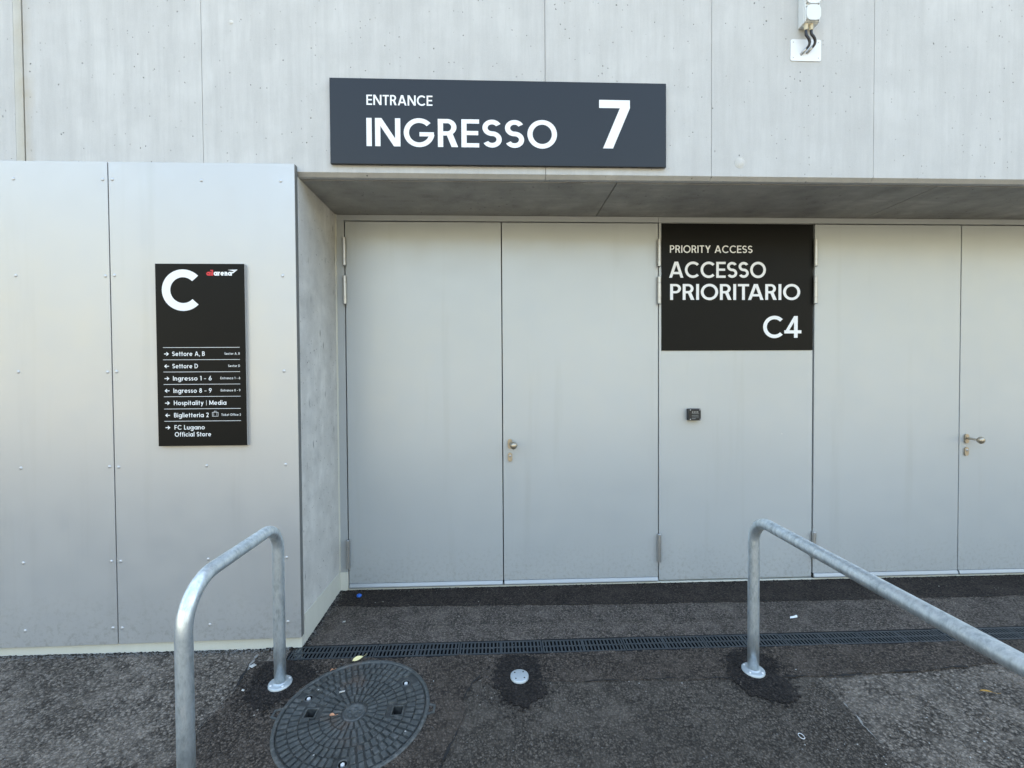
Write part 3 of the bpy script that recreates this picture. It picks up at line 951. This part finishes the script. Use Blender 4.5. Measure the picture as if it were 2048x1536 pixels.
# arena wordmark with its swoosh
lettering(ds, 'ail', ux(.575), ux(.652), vz(.0650), .030 * chh, LY, s=.24, track=.05, mat='red', name='wordmark')
lettering(ds, 'arena', ux(.657), ux(.862), vz(.0650), .030 * chh, LY, s=.24, track=.05, name='wordmark')
b = MB()
for pg in ([(.815, .0335), (.93, .0315), (.885, .0405), (.86, .0375)], [(.862, .0465), (.93, .0318), (.882, .0500), (.868, .0530)]):
    b.poly([(ux(u), LY - .0003, vz(v)) for u, v in pg])
for f_ in b.bm.faces:
    f_.normal_update()
    if f_.normal.y > 0: f_.normal_flip()
b.build('wordmark_swoosh', M['white'], ds)

# ------------------------------------------------------------------ keypad
kp = thing('access_keypad', 'small black square card reader on the fixed grey panel below the sign', 'card reader', (1.505, 0.0, 1.245))
KX0, KX1, KZ0, KZ1 = 1.462, 1.556, 1.246, 1.336
body = MB().box(KX0, KX1, -0.042, 0.0030, KZ0, KZ1, 0.006, 3).build('reader_housing', M['key'], kp)
MB().box(KX0 + .014, KX1 - .010, -0.0435, -0.0425, KZ0 + .008, KZ1 - .012).build('key_field', M['rubber'], kp)
for x in (KX0 + .010, KX1 - .009):
    for z in (KZ0 + .009, KZ1 - .009):
        MB().lathe([(0, .0016), (.0032, .001), (.0038, -.0005)], (x, -.042, z), (0, -1, 0), 10).build('screw', M['bolt'], kp)
for i in range(4):
    x = KX0 + .026 + i * .0135
    MB().box(x - .0032, x + .0032, -.0440, -.0436, KZ1 - .028, KZ1 - .0215).build('key_symbol', M['sign_edge'], kp)
for z, w in ((KZ1 - .035, .055), (KZ1 - .050, .052), (KZ1 - .0625, .055)):
    MB().box(KX0 + .021, KX0 + .021 + w, -.0440, -.0436, z - .0012, z + .0012).build('key_row', M['box_trim'], kp)
MB().box(KX0 + .021, KX0 + .050, -.0440, -.0436, KZ0 + .011, KZ0 + .018).build('key_label', M['trim'], kp)

# ------------------------------------------------------------------ junction box, cables and plate
jb = thing('junction_box', 'white plastic junction box with two black cables high on the concrete wall', 'junction box', (1.93, -0.62, 3.735))
BX0, BX1, BZ0 = 1.886, 1.982, 3.734
BY = FY - 0.074
MB().box(BX0, BX1, FY - .052, FY - .001, BZ0, 4.30, 0.004, 2).build('box_base', M['box'], jb)
MB().box(BX0 + .001, BX1 - .001, BY + .012, FY - .0525, BZ0 + .002, 4.30, 0.003, 2).build('box_cover', M['box'], jb)
for k in range(5):
    z0 = BZ0 + .004 + k * .099; z1 = z0 + .092
    r = .030; n = 6
    pts = []
    for (cx, cz, a0) in ((BX1 - .004 - r, z1 - r, 0), (BX0 + .004 + r, z1 - r, 90), (BX0 + .004 + r, z0 + r, 180), (BX1 - .004 - r, z0 + r, 270)):
        pts += [(cx + r * math.cos(R(a0 + 90 * q / n)), cz + r * math.sin(R(a0 + 90 * q / n))) for q in range(n + 1)]
    MB().prism(pts, 'y', BY, BY + .013).build('round_lid', M['box'], jb)
    for x in (BX0 + .011, BX1 - .011):
        for z in (z0 + .006, z1 - .006):
            MB().lathe([(0, .003), (.005, .0025), (.006, -.001)], (x, BY + .012, z), (0, -1, 0), 8).build('screw', M['box_trim'], jb)
for i, (gx, pts) in enumerate(((1.909, [(1.909, -.660, 3.700), (1.910, -.661, 3.672), (1.921, -.664, 3.650), (1.931, -.662, 3.630), (1.930, -.656, 3.610), (1.921, -.646, 3.598)]),
                               (1.941, [(1.941, -.660, 3.700), (1.944, -.661, 3.676), (1.957, -.664, 3.655), (1.967, -.660, 3.635), (1.966, -.654, 3.618), (1.958, -.646, 3.607)]))):
    MB().lathe([(0, 0), (.0125, 0), (.0125, -.018), (.0105, -.034), (0, -.034)], (gx, -.660, BZ0), (0, 0, 1), 6, smooth=False).build('cable_gland', M['gland'], jb)
    # smooth the hose path
    P = [Vector(q) for q in pts]; sm = []
    for k in range(len(P) - 1):
        p0, p1, p2, p3 = P[max(k - 1, 0)], P[k], P[k + 1], P[min(k + 2, len(P) - 1)]
        for q in range(5):
            t = q / 5
            sm.append(.5 * ((2 * p1) + (-p0 + p2) * t + (2 * p0 - 5 * p1 + 4 * p2 - p3) * t * t + (-p0 + 3 * p1 - 3 * p2 + p3) * t ** 3))
    sm.append(P[-1])
    c_ = MB().tube(sm, .0078, 12).build('cable', M['hose'], jb)
    e = P[-1]
    MB().tube([e + Vector((.002, -.002, .004)), e + Vector((-.018, .032, -.022))], .0085, 12).build('cable_sleeve', M['steel'], c_)
wp = thing('cover_plate', 'white square cover plate screwed to concrete below the junction box', 'cover plate', (1.936, -0.62, 3.54))
r = .012; n = 5; pts = []
for (cx, cz, a0) in ((2.033 - r, 3.673 - r, 0), (1.839 + r, 3.673 - r, 90), (1.839 + r, 3.541 + r, 180), (2.033 - r, 3.541 + r, 270)):
    pts += [(cx + r * math.cos(R(a0 + 90 * q / n)), cz + r * math.sin(R(a0 + 90 * q / n))) for q in range(n + 1)]
MB().prism(pts, 'y', FY - .004, FY - .0005).build('plate_sheet', M['plate'], wp)
for x in (1.856, 2.016):
    for z in (3.560, 3.655):
        MB().lathe([(0, .002), (.003, .0016), (.0042, -.0005)], (x, FY - .004, z), (0, -1, 0), 10).build('screw', M['sign_edge'], wp)

# ------------------------------------------------------------------ handrails
def flange(parent, x, y, zg, bolts=True):
    f_ = MB().lathe([(0, .010), (.054, .010), (.0585, .0075), (.0595, -.004)], (x, y, zg), (0, 0, 1), 36).build('base_flange', M['flange'], parent)
    MB().lathe([(.0295, .017), (.034, .011), (.038, .0095)], (x, y, zg), (0, 0, 1), 24).build('weld_collar', M['flange'], f_)
    for k in range(4):
        a = R(40 + 90 * k)
        MB().lathe([(0, .0045), (.0045, .004), (.006, .0022), (.0065, -.001)], (x + .047 * math.cos(a), y + .047 * math.sin(a), zg + .010), (0, 0, 1), 8).build('bolt', M['bolt'], f_)


def rail(label, x, ya, yb, zt):
    t = thing('handrail', label, 'handrail', (x, (ya + yb) / 2, gz(ya)), 'galvanised handrails in front of the doors')
    r = 0.0292; br = 0.13; bf_ = 0.17
    pts = [(x, ya, gz(ya) + .006), (x, ya, gz(ya) + .25), (x, ya, gz(ya) + .5), (x, ya, zt - br)]
    n = 10
    for k in range(1, n + 1):
        a = R(90 * k / n)
        pts.append((x, ya - br + br * math.cos(a), zt - br + br * math.sin(a)))
    L = ya - yb - br - bf_
    for q in (.25, .5, .75):
        pts.append((x, ya - br - L * q, zt))
    for k in range(0, n + 1):
        a = R(90 * k / n)
        pts.append((x, yb + bf_ - bf_ * math.sin(a), zt - bf_ + bf_ * math.cos(a)))
    pts += [(x, yb, .3), (x, yb, gz(yb) + .006)]
    MB().tube(pts, r, 24).build('bent_tube', M['galv'], t)
    flange(t, x, ya, gz(ya) + .012)
    flange(t, x, yb, gz(yb) + .012)
    return t


rail('short galvanised tube handrail standing left of the manhole cover', -1.172, -0.945, -1.648, 0.808)
rail('long galvanised tube handrail running out of the picture at the right', 1.416, -0.955, -2.72, 0.803)

bf = thing('floor_disc', 'round pale metal disc bolted flat to the dark asphalt between the handrails', 'floor disc', (0.115, -0.951, gz(-0.951) + .012))
zz = gz(-.951) + .012
MB().lathe([(0, .012), (.046, .012), (.0495, .010), (.0505, -.004)], (.115, -.951, zz), (0, 0, 1), 36).build('disc_plate', M['flange'], bf)
for k in range(4):
    a = R(50 + 90 * k)
    MB().lathe([(0, .0125), (.0042, .0124), (.0046, .0118)], (.115 + .033 * math.cos(a), -.951 + .033 * math.sin(a), zz), (0, 0, 1), 10, False).build('screw_hole', M['gap'], bf)
    a += R(42)
    MB().lathe([(0, .0136), (.003, .0132), (.0038, .0118)], (.115 + .030 * math.cos(a), -.951 + .030 * math.sin(a), zz), (0, 0, 1), 8).build('screw', M['sign_edge'], bf)

# ------------------------------------------------------------------ drain channel
dc = thing('drain_channel', 'long dark slotted drain channel set in the asphalt before the doors', 'drain', (1.7, -0.69, gz(-0.69)))
ch = MB()
zt = lambda y: gz(y) + 0.006
ch.box(DX0, DX1, DR0, DR0 + .006, -.20, zt(DR0))
ch.box(DX0, DX1, DR1 - .006, DR1, -.20, zt(DR1))
ch.box(DX0, DX0 + .006, DR0 + .0065, DR1 - .0065, -.20, zt(-.69))
ch.box(DX0, DX1, DR0 + .0065, DR1 - .0065, -.20, -.165)
ch.build('channel_trough', M['trough'], dc)
gx0 = DX0 + .010
gm = None
GL = 0.5
for k in range(12):
    x0 = gx0 + k * GL
    if gm is None:
        mb = MB()
        ya, yb, zc = DR0 + .008, DR1 - .008, 0.0
        mm = (ya + yb) / 2
        T = .0035
        for (a, b_) in ((ya, ya + .010), (mm - .005, mm + .005), (yb - .010, yb)):
            mb.box(x0 + .002, x0 + GL - .002, a, b_, zc - T, zc)
        nb = 22; pitch = (GL - .004) / nb
        for q in range(nb + 1):
            cx = x0 + .002 + q * pitch
            w = .0052
            xa, xb = max(cx - w, x0 + .002), min(cx + w, x0 + GL - .002)
            wide = q in (0, nb, 11)
            if wide: xa, xb = max(cx - .009, x0 + .002), min(cx + .009, x0 + GL - .002)
            for (a, b_) in ((ya + .0102, mm - .0052), (mm + .0052, yb - .0102)):
                mb.box(xa, xb, a, b_, zc - T, zc - .0008)
        for v in mb.bm.verts:
            v.co.z += zt(v.co.y) - .0005
        gm = mb.build('drain_grate', M['grate'], dc, origin=(x0, -.69, zt(-.69)))
    else:
        o = share(gm, 'drain_grate', dc, (x0, -.69, zt(-.69) + random.uniform(-.0015, .001)))

# ------------------------------------------------------------------ manhole cover
mh = thing('manhole_cover', 'round cast-iron manhole cover with radial treads in the asphalt', 'manhole cover', (MHX, MHY, gz(MHY)))
ZT = 0.014
sl = 0.0415


def mz(v):
    """lift flat manhole geometry onto the sloping ground"""
    for q in v:
        q.co.z += gz(MHY) + sl * (q.co.y - MHY)


mb = MB()
mb.lathe([(.349, ZT - .05), (.349, ZT - .001), (.351, ZT), (.361, ZT), (.366, ZT - .003), (.372, ZT - .030)], (MHX, MHY, 0), (0, 0, 1), 96)
for s in (-1, 1):
    xo = MHX + s * .360
    pts = [(MHX + s * .352, MHY - .040), (MHX + s * .398, MHY - .024), (MHX + s * .398, MHY + .024), (MHX + s * .352, MHY + .040), (MHX + s * .352, MHY + .030), (MHX + s * .388, MHY + .016), (MHX + s * .388, MHY - .016), (MHX + s * .352, MHY - .030)]
    mb.prism(pts, 'z', ZT - .03, ZT - .0015)
mz(mb.bm.verts)
mb.build('frame_ring', M['iron'], mh)
mb = MB()
for s in (-1, 1):
    mb.box(MHX + s * .370 - .018, MHX + s * .370 + .018, MHY - .026, MHY + .026, ZT - .028, ZT - .010)
mz(mb.bm.verts)
mb.build('lug_pocket', M['dirt'], mh)
# lid: disc with two pocket holes, built as a grid of polar cells cut by the holes
PK = [(MHX - .213, MHY), (MHX + .212, MHY)]
BO = [(.283, 159.4), (.284, 40.6), (.281, -82.0)]
bolts = [(MHX + r_ * math.cos(R(a)), MHY + r_ * math.sin(R(a))) for r_, a in BO]
mb = MB(); bm = mb.bm
ZL = ZT - .009
es = []
def ringv(pts):
    v = [bm.verts.new((x, y, ZL)) for x, y in pts]
    return v, [bm.edges.new((v[i], v[(i + 1) % len(v)])) for i in range(len(v))]
ov, e = ringv([(MHX + .3465 * math.cos(2 * math.pi * k / 96), MHY + .3465 * math.sin(2 * math.pi * k / 96)) for k in range(96)]); es += e
holes = []
for (px, py) in PK:
    v, e = ringv([(px - .024, py - .026), (px + .024, py - .026), (px + .024, py + .026), (px - .024, py + .026)]); es += e; holes.append(v)
for (px, py) in bolts:
    v, e = ringv([(px + .0185 * math.cos(2 * math.pi * k / 20), py + .0185 * math.sin(2 * math.pi * k / 20)) for k in range(20)]); es += e; holes.append(v)
bmesh.ops.triangle_fill(bm, edges=es, use_beauty=True)
for f_ in bm.faces:
    f_.normal_update()
    if f_.normal.z < 0: f_.normal_flip()
for v in [ov] + holes:
    lo = [bm.verts.new((q.co.x, q.co.y, ZL - .090)) for q in v]
    for i in range(len(v)):
        bm.faces.new((v[i], v[(i + 1) % len(v)], lo[(i + 1) % len(v)], lo[i]))
mz(bm.verts)
lid = mb.build('lid', M['iron_field'], mh)
mb = MB()
for (px, py) in PK: mb.box(px - .03, px + .03, py - .032, py + .032, ZL - .095, ZL - .085)
mz(mb.bm.verts); mb.build('pocket_floor', M['dirt'], lid)
for (px, py) in PK:
    mb = MB()
    for q in ((-.030, .030, -.032, -.0262), (-.030, .030, .0262, .032), (-.030, -.0242, -.0260, .0260), (.0242, .030, -.0260, .0260)):
        mb.box(px + q[0], px + q[1], py + q[2], py + q[3], ZL - .001, ZL + .004)
    mz(mb.bm.verts); mb.build('pocket_rim', M['iron'], lid)
for (px, py) in bolts:
    mb = MB().lathe([(0, -.022), (.018, -.022), (.0183, -.001)], (px, py, ZL), (0, 0, 1), 20)
    mz(mb.bm.verts); mb.build('bolt_well', M['gap'], lid)
    mb = MB().lathe([(.0185, .0005), (.0195, .0035), (.0225, .0035), (.0235, .0)], (px, py, ZL), (0, 0, 1), 24)
    mz(mb.bm.verts); mb.build('bolt_rim', M['iron'], lid)
    mb = MB().lathe([(0, .002), (.0085, .002), (.0095, .0008), (.0095, -.02)], (px, py, ZL), (0, 0, 1), 6, False)
    mz(mb.bm.verts); mb.build('bolt', M['bolt'], lid)
mb = MB().lathe([(0, .0010), (.041, .0010), (.044, .0042), (.052, .0042), (.055, -.001)], (MHX, MHY, ZL), (0, 0, 1), 40)
mz(mb.bm.verts); hub = mb.build('hub', M['iron'], lid)
for k in range(5):
    a = R(72 * k + 20); rr = .024
    mb = MB().lathe([(0, .0038), (.007, .0034), (.009, .0005)], (MHX + rr * math.cos(a), MHY + rr * math.sin(a), ZL), (0, 0, 1), 10)
    mz(mb.bm.verts); mb.build('hub_boss', M['iron'], lid)
tread_mesh = {}
for ri, (r0, r1, cnt) in enumerate(((.064, .108, 22), (.111, .158, 32), (.161, .205, 40), (.208, .251, 46), (.254, .297, 54), (.300, .341, 62))):
    for k in range(cnt):
        a = 2 * math.pi * (k + .5 * (ri % 2)) / cnt
        rm = (r0 + r1) / 2
        cx, cy = MHX + rm * math.cos(a), MHY + rm * math.sin(a)
        if any(abs(cx - px) < .052 and abs(cy - py) < .044 for px, py in PK): continue
        if any(math.hypot(cx - px, cy - py) < .040 for px, py in bolts): continue
        if ri not in tread_mesh:
            w0 = math.pi * r0 / cnt * .74; w1 = math.pi * r1 / cnt * .74
            L = (r1 - r0) / 2
            bm = bmesh.new()
            e_ = .0018
            base = [(-L, -w0), (L, -w1), (L, w1), (-L, w0)]
            top = [(-L + e_, -w0 + e_), (L - e_, -w1 + e_), (L - e_, w1 - e_), (-L + e_, w0 - e_)]
            vb = [bm.verts.new((x, y, -.001)) for x, y in base]; vt = [bm.verts.new((x, y, .0082)) for x, y in top]
            bm.faces.new(vt)
            for i in range(4): bm.faces.new((vb[i], vb[(i + 1) % 4], vt[(i + 1) % 4], vt[i]))
            me = bpy.data.meshes.new('tread'); bm.to_mesh(me); bm.free(); me.materials.append(M['iron'])
            tread_mesh[ri] = me
        o = bpy.data.objects.new('tread', tread_mesh[ri]); COL.objects.link(o); o.parent = lid
        o.location = (cx - MHX, cy - MHY, ZL + sl * (cy - MHY) - random.uniform(0, .0022))
        o.rotation_euler = (math.atan(sl) , 0, 0)
        o.rotation_euler = (Matrix.Rotation(math.atan(sl), 3, 'X') @ Matrix.Rotation(a, 3, 'Z')).to_euler()
mb = MB().box(MHX - .40, MHX + .40, MHY - .40, MHY + .40, -.30, -.24)
mb.build('shaft_floor', M['dirt'], mh)

# ------------------------------------------------------------------ loose chips and litter
def pebble(bm, c, r, flat=.6):
    ang = random.random() * 6.28
    ex = random.uniform(.7, 1.4)
    vs_ = []
    for (x, y, z) in ((1, 0, 0), (-1, 0, 0), (0, 1, 0), (0, -1, 0), (0, 0, 1), (0, 0, -1)):
        j = random.uniform(.75, 1.15)
        px, py = x * r * ex * j, y * r * j
        vs_.append(bm.verts.new((c[0] + px * math.cos(ang) - py * math.sin(ang), c[1] + px * math.sin(ang) + py * math.cos(ang), c[2] + z * r * flat * j)))
    for t in ((0, 2, 4), (2, 1, 4), (1, 3, 4), (3, 0, 4), (2, 0, 5), (1, 2, 5), (3, 1, 5), (0, 3, 5)):
        bm.faces.new([vs_[i] for i in t])


def top_z(x, y):
    if DR0 < y < DR1 and x > DX0: return zt(y)
    if math.hypot(x - MHX, y - MHY) < .36: return gz(y) + ZT
    return gz(y) + (.0095 if (y > -1.0 or x < -.2) and x > -1.4 else .004)


def inside(poly, x, y):
    c = False; n = len(poly); j = n - 1
    for i in range(n):
        (xi, yi), (xj, yj) = poly[i], poly[j]
        if (yi > y) != (yj > y) and x < (xj - xi) * (y - yi) / (yj - yi) + xi: c = not c
        j = i
    return c


def aggregate():
    OCT = np.array(((1, 0, 0), (-1, 0, 0), (0, 1, 0), (0, -1, 0), (0, 0, 1), (0, 0, -1)), float)
    TRI = np.array(((0, 2, 4), (2, 1, 4), (1, 3, 4), (3, 0, 4)))
    buckets = {}
    for _ in range(52000):
        y = -1.95 * RNG.random() ** .85; x = RNG.uniform(-3.6, 4.6)
        if abs(x) > (y + 3.3) * 1.25 + .15: continue
        if y > -.655 and x < -1.175: continue
        if DR0 - .004 < y < DR1 + .004 and x > DX0: continue
        if math.hypot(x - MHX, y - MHY) < .374 or math.hypot(abs(x - MHX) - .38, y - MHY) < .05: continue
        if min(math.hypot(x + 1.172, y + .945), math.hypot(x - 1.416, y + .955), math.hypot(x - .115, y + .951)) < .066: continue
        jx, jy = x + RNG.normal(0, .012), y + RNG.normal(0, .012)
        key = None
        for nm in ('fresh_asphalt_by_left_post', 'fresh_asphalt_by_disc', 'fresh_asphalt_by_right_post', 'asphalt_strip_before_drain', 'asphalt_patch_around_manhole',
                   'asphalt_strip_along_doors', 'asphalt_strip_behind_drain', 'asphalt_patch_middle'):
            if inside(PATCH[nm][0], jx, jy): key = nm; break
        key = key or 'ground'
        z = gz(y)
        for nm, (pl_, tier, _m) in PATCH.items():
            if inside(pl_, x, y): z = max(z, gz(y) + tier)
        buckets.setdefault(key, []).append((x, y, z))
    for key, L in buckets.items():
        P = np.array(L); n = len(P)
        r = RNG.uniform(.0025, .0062, n) * (1.25 if key == 'ground' else 1.0)
        a = RNG.uniform(0, 6.283, n); ex = RNG.uniform(.75, 1.4, n)
        V = OCT[None] * RNG.uniform(.7, 1.2, (n, 6, 1)) * r[:, None, None]
        V[:, :, 0] *= ex[:, None]; V[:, :, 2] *= .62
        X = V[:, :, 0] * np.cos(a)[:, None] - V[:, :, 1] * np.sin(a)[:, None]
        Y = V[:, :, 0] * np.sin(a)[:, None] + V[:, :, 1] * np.cos(a)[:, None]
        Q = np.stack((X, Y, V[:, :, 2]), -1) + P[:, None, :]
        F = (TRI[None] + (np.arange(n) * 6)[:, None, None]).reshape(-1, 3)
        me = bpy.data.meshes.new('surface_stones')
        me.from_pydata(Q.reshape(-1, 3).tolist(), [], F.tolist()); me.update()
        host = bpy.data.objects[key]
        me.materials.append(host.data.materials[0])
        o = bpy.data.objects.new('surface_stones', me); COL.objects.link(o); o.parent = host; o['kind'] = 'stuff'


aggregate()
M['stone'] = (lambda n: (n.set('Base Color', n.mix(n.noise(60, 2), (.06, .06, .06), (.24, .235, .225))).set('Roughness', .85), n.m)[1])(NT('loose_stone'))
M['chip'] = plain('white_chip', (.44, .44, .42), .7)
b = MB()
for _ in range(3200):
    u = random.random()
    if u < .35:      # crumbs along the foot of the cladding
        x, y = random.uniform(-3.4, -1.25), -0.648 - abs(random.gauss(0, .018)); r_ = random.uniform(.002, .006)
    elif u < .50:    # along the doors
        x, y = random.uniform(-1.17, 4.6), 0.004 - abs(random.gauss(0, .02)); r_ = random.uniform(.0015, .004)
    elif u < .58:    # along the reveal
        x, y = -1.183 + abs(random.gauss(0, .02)), random.uniform(-.62, 0); r_ = random.uniform(.002, .005)
    else:
        x, y = random.uniform(-3.4, 4.2), random.uniform(-2.2, -.01); r_ = random.uniform(.0015, .0042)
        if y > -.66 and x < -1.18: continue
    pebble(b.bm, (x, y, top_z(x, y) + r_ * .2), r_)
b.build('loose_stones', M['stone'], kind='stuff')
tag(bpy.data.objects['loose_stones'], 'small grey stone crumbs scattered over the asphalt', 'gravel')
b = MB()
for (cx, cy, ax_, ay_) in ((-1.17, -.94, .19, .19), (.11, -.97, .17, .22), (1.42, -.98, .17, .21)):
    for _ in range(260):
        a = random.uniform(0, 6.283); q = random.gauss(.95, .16)
        x, y = cx + ax_ * q * math.cos(a), cy + ay_ * q * math.sin(a)
        if y > DR0 - .01 or math.hypot(x - MHX, y - MHY) < .37: continue
        r_ = random.uniform(.003, .008)
        pebble(b.bm, (x, y, gz(y) + .0115), r_, .5)
for _ in range(1500):      # ragged asphalt lip where it meets the plinth, the reveal and the doors
    u = random.random()
    if u < .45: x, y = random.uniform(-3.4, -1.2), -0.643 - abs(random.gauss(0, .008))
    elif u < .85: x, y = random.uniform(-1.18, 4.6), 0.001 - abs(random.gauss(0, .007))
    else: x, y = -1.184 + abs(random.gauss(0, .007)), random.uniform(-.63, 0)
    r_ = random.uniform(.003, .010)
    pebble(b.bm, (x, y, top_z(x, y) - .001), r_, .6)
b.build('tar_crumbs', M['asph_fresh'], kind='stuff')
tag(bpy.data.objects['tar_crumbs'], 'black tar crumbs along the wall foot and round the fresh asphalt patches', 'gravel')
b = MB()
for _ in range(170):
    x, y = random.uniform(-3.2, 4.2), random.uniform(-2.0, -.03)
    if random.random() < .45: x, y = random.uniform(1.5, 3.4), random.uniform(-1.7, -1.0)
    if y > -.66 and x < -1.18: continue
    r_ = random.uniform(.0015, .0048)
    pebble(b.bm, (x, y, top_z(x, y) + r_ * .25), r_, .4)
b.build('white_chips', M['chip'], kind='stuff')
tag(bpy.data.objects['white_chips'], 'tiny white chips and crumbs of litter on the asphalt', 'litter')


def leafobj(label, x, y, L, W, ang, col, dz=.004, tilt=.2):
    t = MB(); n = 8; bm = t.bm
    rows_ = []
    for i in range(n + 1):
        s = i / n; w = W * math.sin(math.pi * s) ** .7 * (1 - .25 * s) + .0004
        z = .006 * math.sin(3 * s) + .004 * s
        rows_.append([bm.verts.new(((s - .5) * L, -w, z + .005)), bm.verts.new(((s - .5) * L, 0, z)), bm.verts.new(((s - .5) * L, w, z + .006 * (1 - s)))])
    for A, B in zip(rows_, rows_[1:]):
        for q in (0, 1):
            f_ = bm.faces.new((A[q], B[q], B[q + 1], A[q + 1])); f_.smooth = True
    t.tube([(L * .5, 0, .006), (L * .72, .003, .008), (L * .9, .008, .006)], .0008, 6)
    bmesh.ops.rotate(bm, verts=bm.verts, cent=(0, 0, 0), matrix=Matrix.Rotation(ang, 3, 'Z') @ Matrix.Rotation(tilt, 3, 'X'))
    bmesh.ops.translate(bm, verts=bm.verts, vec=(x, y, top_z(x, y) + dz))
    o = t.build('fallen_leaf', plain('leaf_' + str(len(bpy.data.materials)), col, .6), origin=(x, y, top_z(x, y)))
    tag(o, label, 'leaf', 'fallen leaves')


leafobj('pale yellow fallen leaf between the drain and the manhole cover', -.815, -.772, .062, .014, R(35), (.74, .64, .34), .004, .5)
leafobj('small ochre leaf on the grey asphalt under the long handrail', 2.538, -1.155, .06, .007, R(-25), (.40, .22, .04), .002, .2)
leafobj('small orange leaf lying on the manhole treads left of the hub', -.809, -1.178, .030, .008, R(-10), (.55, .26, .14), .003, .3)
leafobj('tiny reddish leaf at the upper left rim of the manhole cover', -.925, -.868, .022, .006, R(20), (.45, .20, .10), .003, .2)

cp = MB().lathe([(0, .014), (.0135, .014), (.0175, .011), (.0185, 0), (.0165, 0), (.0155, .0105), (0, .0115)], (-1.021, -.087, gz(-.087) + .0085), (.15, -.1, 1), 18).build('bottle_cap', plain('blue_plastic', (.01, .12, .50), .4), origin=(-1.021, -.087, gz(-.087)))
tag(cp, 'blue plastic bottle cap on the asphalt by the left door', 'bottle cap')
b = MB()
pz = gz(-.476) + .006
for (dx, dy, w, h_, zz_) in ((0, 0, .030, .010, .004), (.016, .004, .016, .008, .009)):
    b.poly([(1.98 + dx - w, -.476 + dy - h_, pz + .001), (1.98 + dx + w * .9, -.476 + dy - h_ * .4, pz + zz_), (1.98 + dx + w * .7, -.476 + dy + h_, pz + zz_ + .004), (1.98 + dx - w * .6, -.476 + dy + h_ * .8, pz + .004)])
o = b.build('paper_scrap', M['white'], origin=(1.98, -.476, pz)); tag(o, 'crumpled white paper scrap behind the drain near the right door', 'paper scrap')
b = MB(); rr = .016
pts = [(1.394 + rr * .7 * math.cos(a), -1.369 + rr * math.sin(a), gz(-1.369) + .007) for a in [2 * math.pi * k / 20 for k in range(21)]]
b.tube(pts, .0016, 6)
o = b.build('can_ring', M['bolt'], origin=(1.394, -1.369, gz(-1.369))); tag(o, 'small pale ring pull on the asphalt in front of the right handrail', 'ring pull')
for i, (lab, x, y, a, dz) in enumerate((('white cigarette end lying on the upper left of the manhole cover', -.815, -1.025, 0.3, 0), ('white pebble-like plaster crumb near the reveal behind the drain', -1.021, -.402, .8, 0),
                                    ('white plaster flake left of the left handrail base', -1.345, -.985, .9, 0), ('long white plaster flake at the old asphalt edge by the plinth', -1.395, -.80, .7, 0))):
    b = MB()
    zz_ = top_z(x, y) + .004
    if i == 0:
        d = Vector((math.cos(a), math.sin(a), 0)) * .014
        b.tube([Vector((x, y, zz_ + .001)) - d, Vector((x, y, zz_ + .001)) + d], .0038, 10)
        nm, ct = 'cigarette_end', 'cigarette end'
    else:
        random.seed(40 + i)
        pebble(b.bm, (x, y, zz_), .013 if i != 3 else .020, .35)
        nm, ct = 'plaster_flake', 'plaster flake'
    o = b.build(nm, M['chip'], origin=(x, y, zz_)); tag(o, lab, ct)
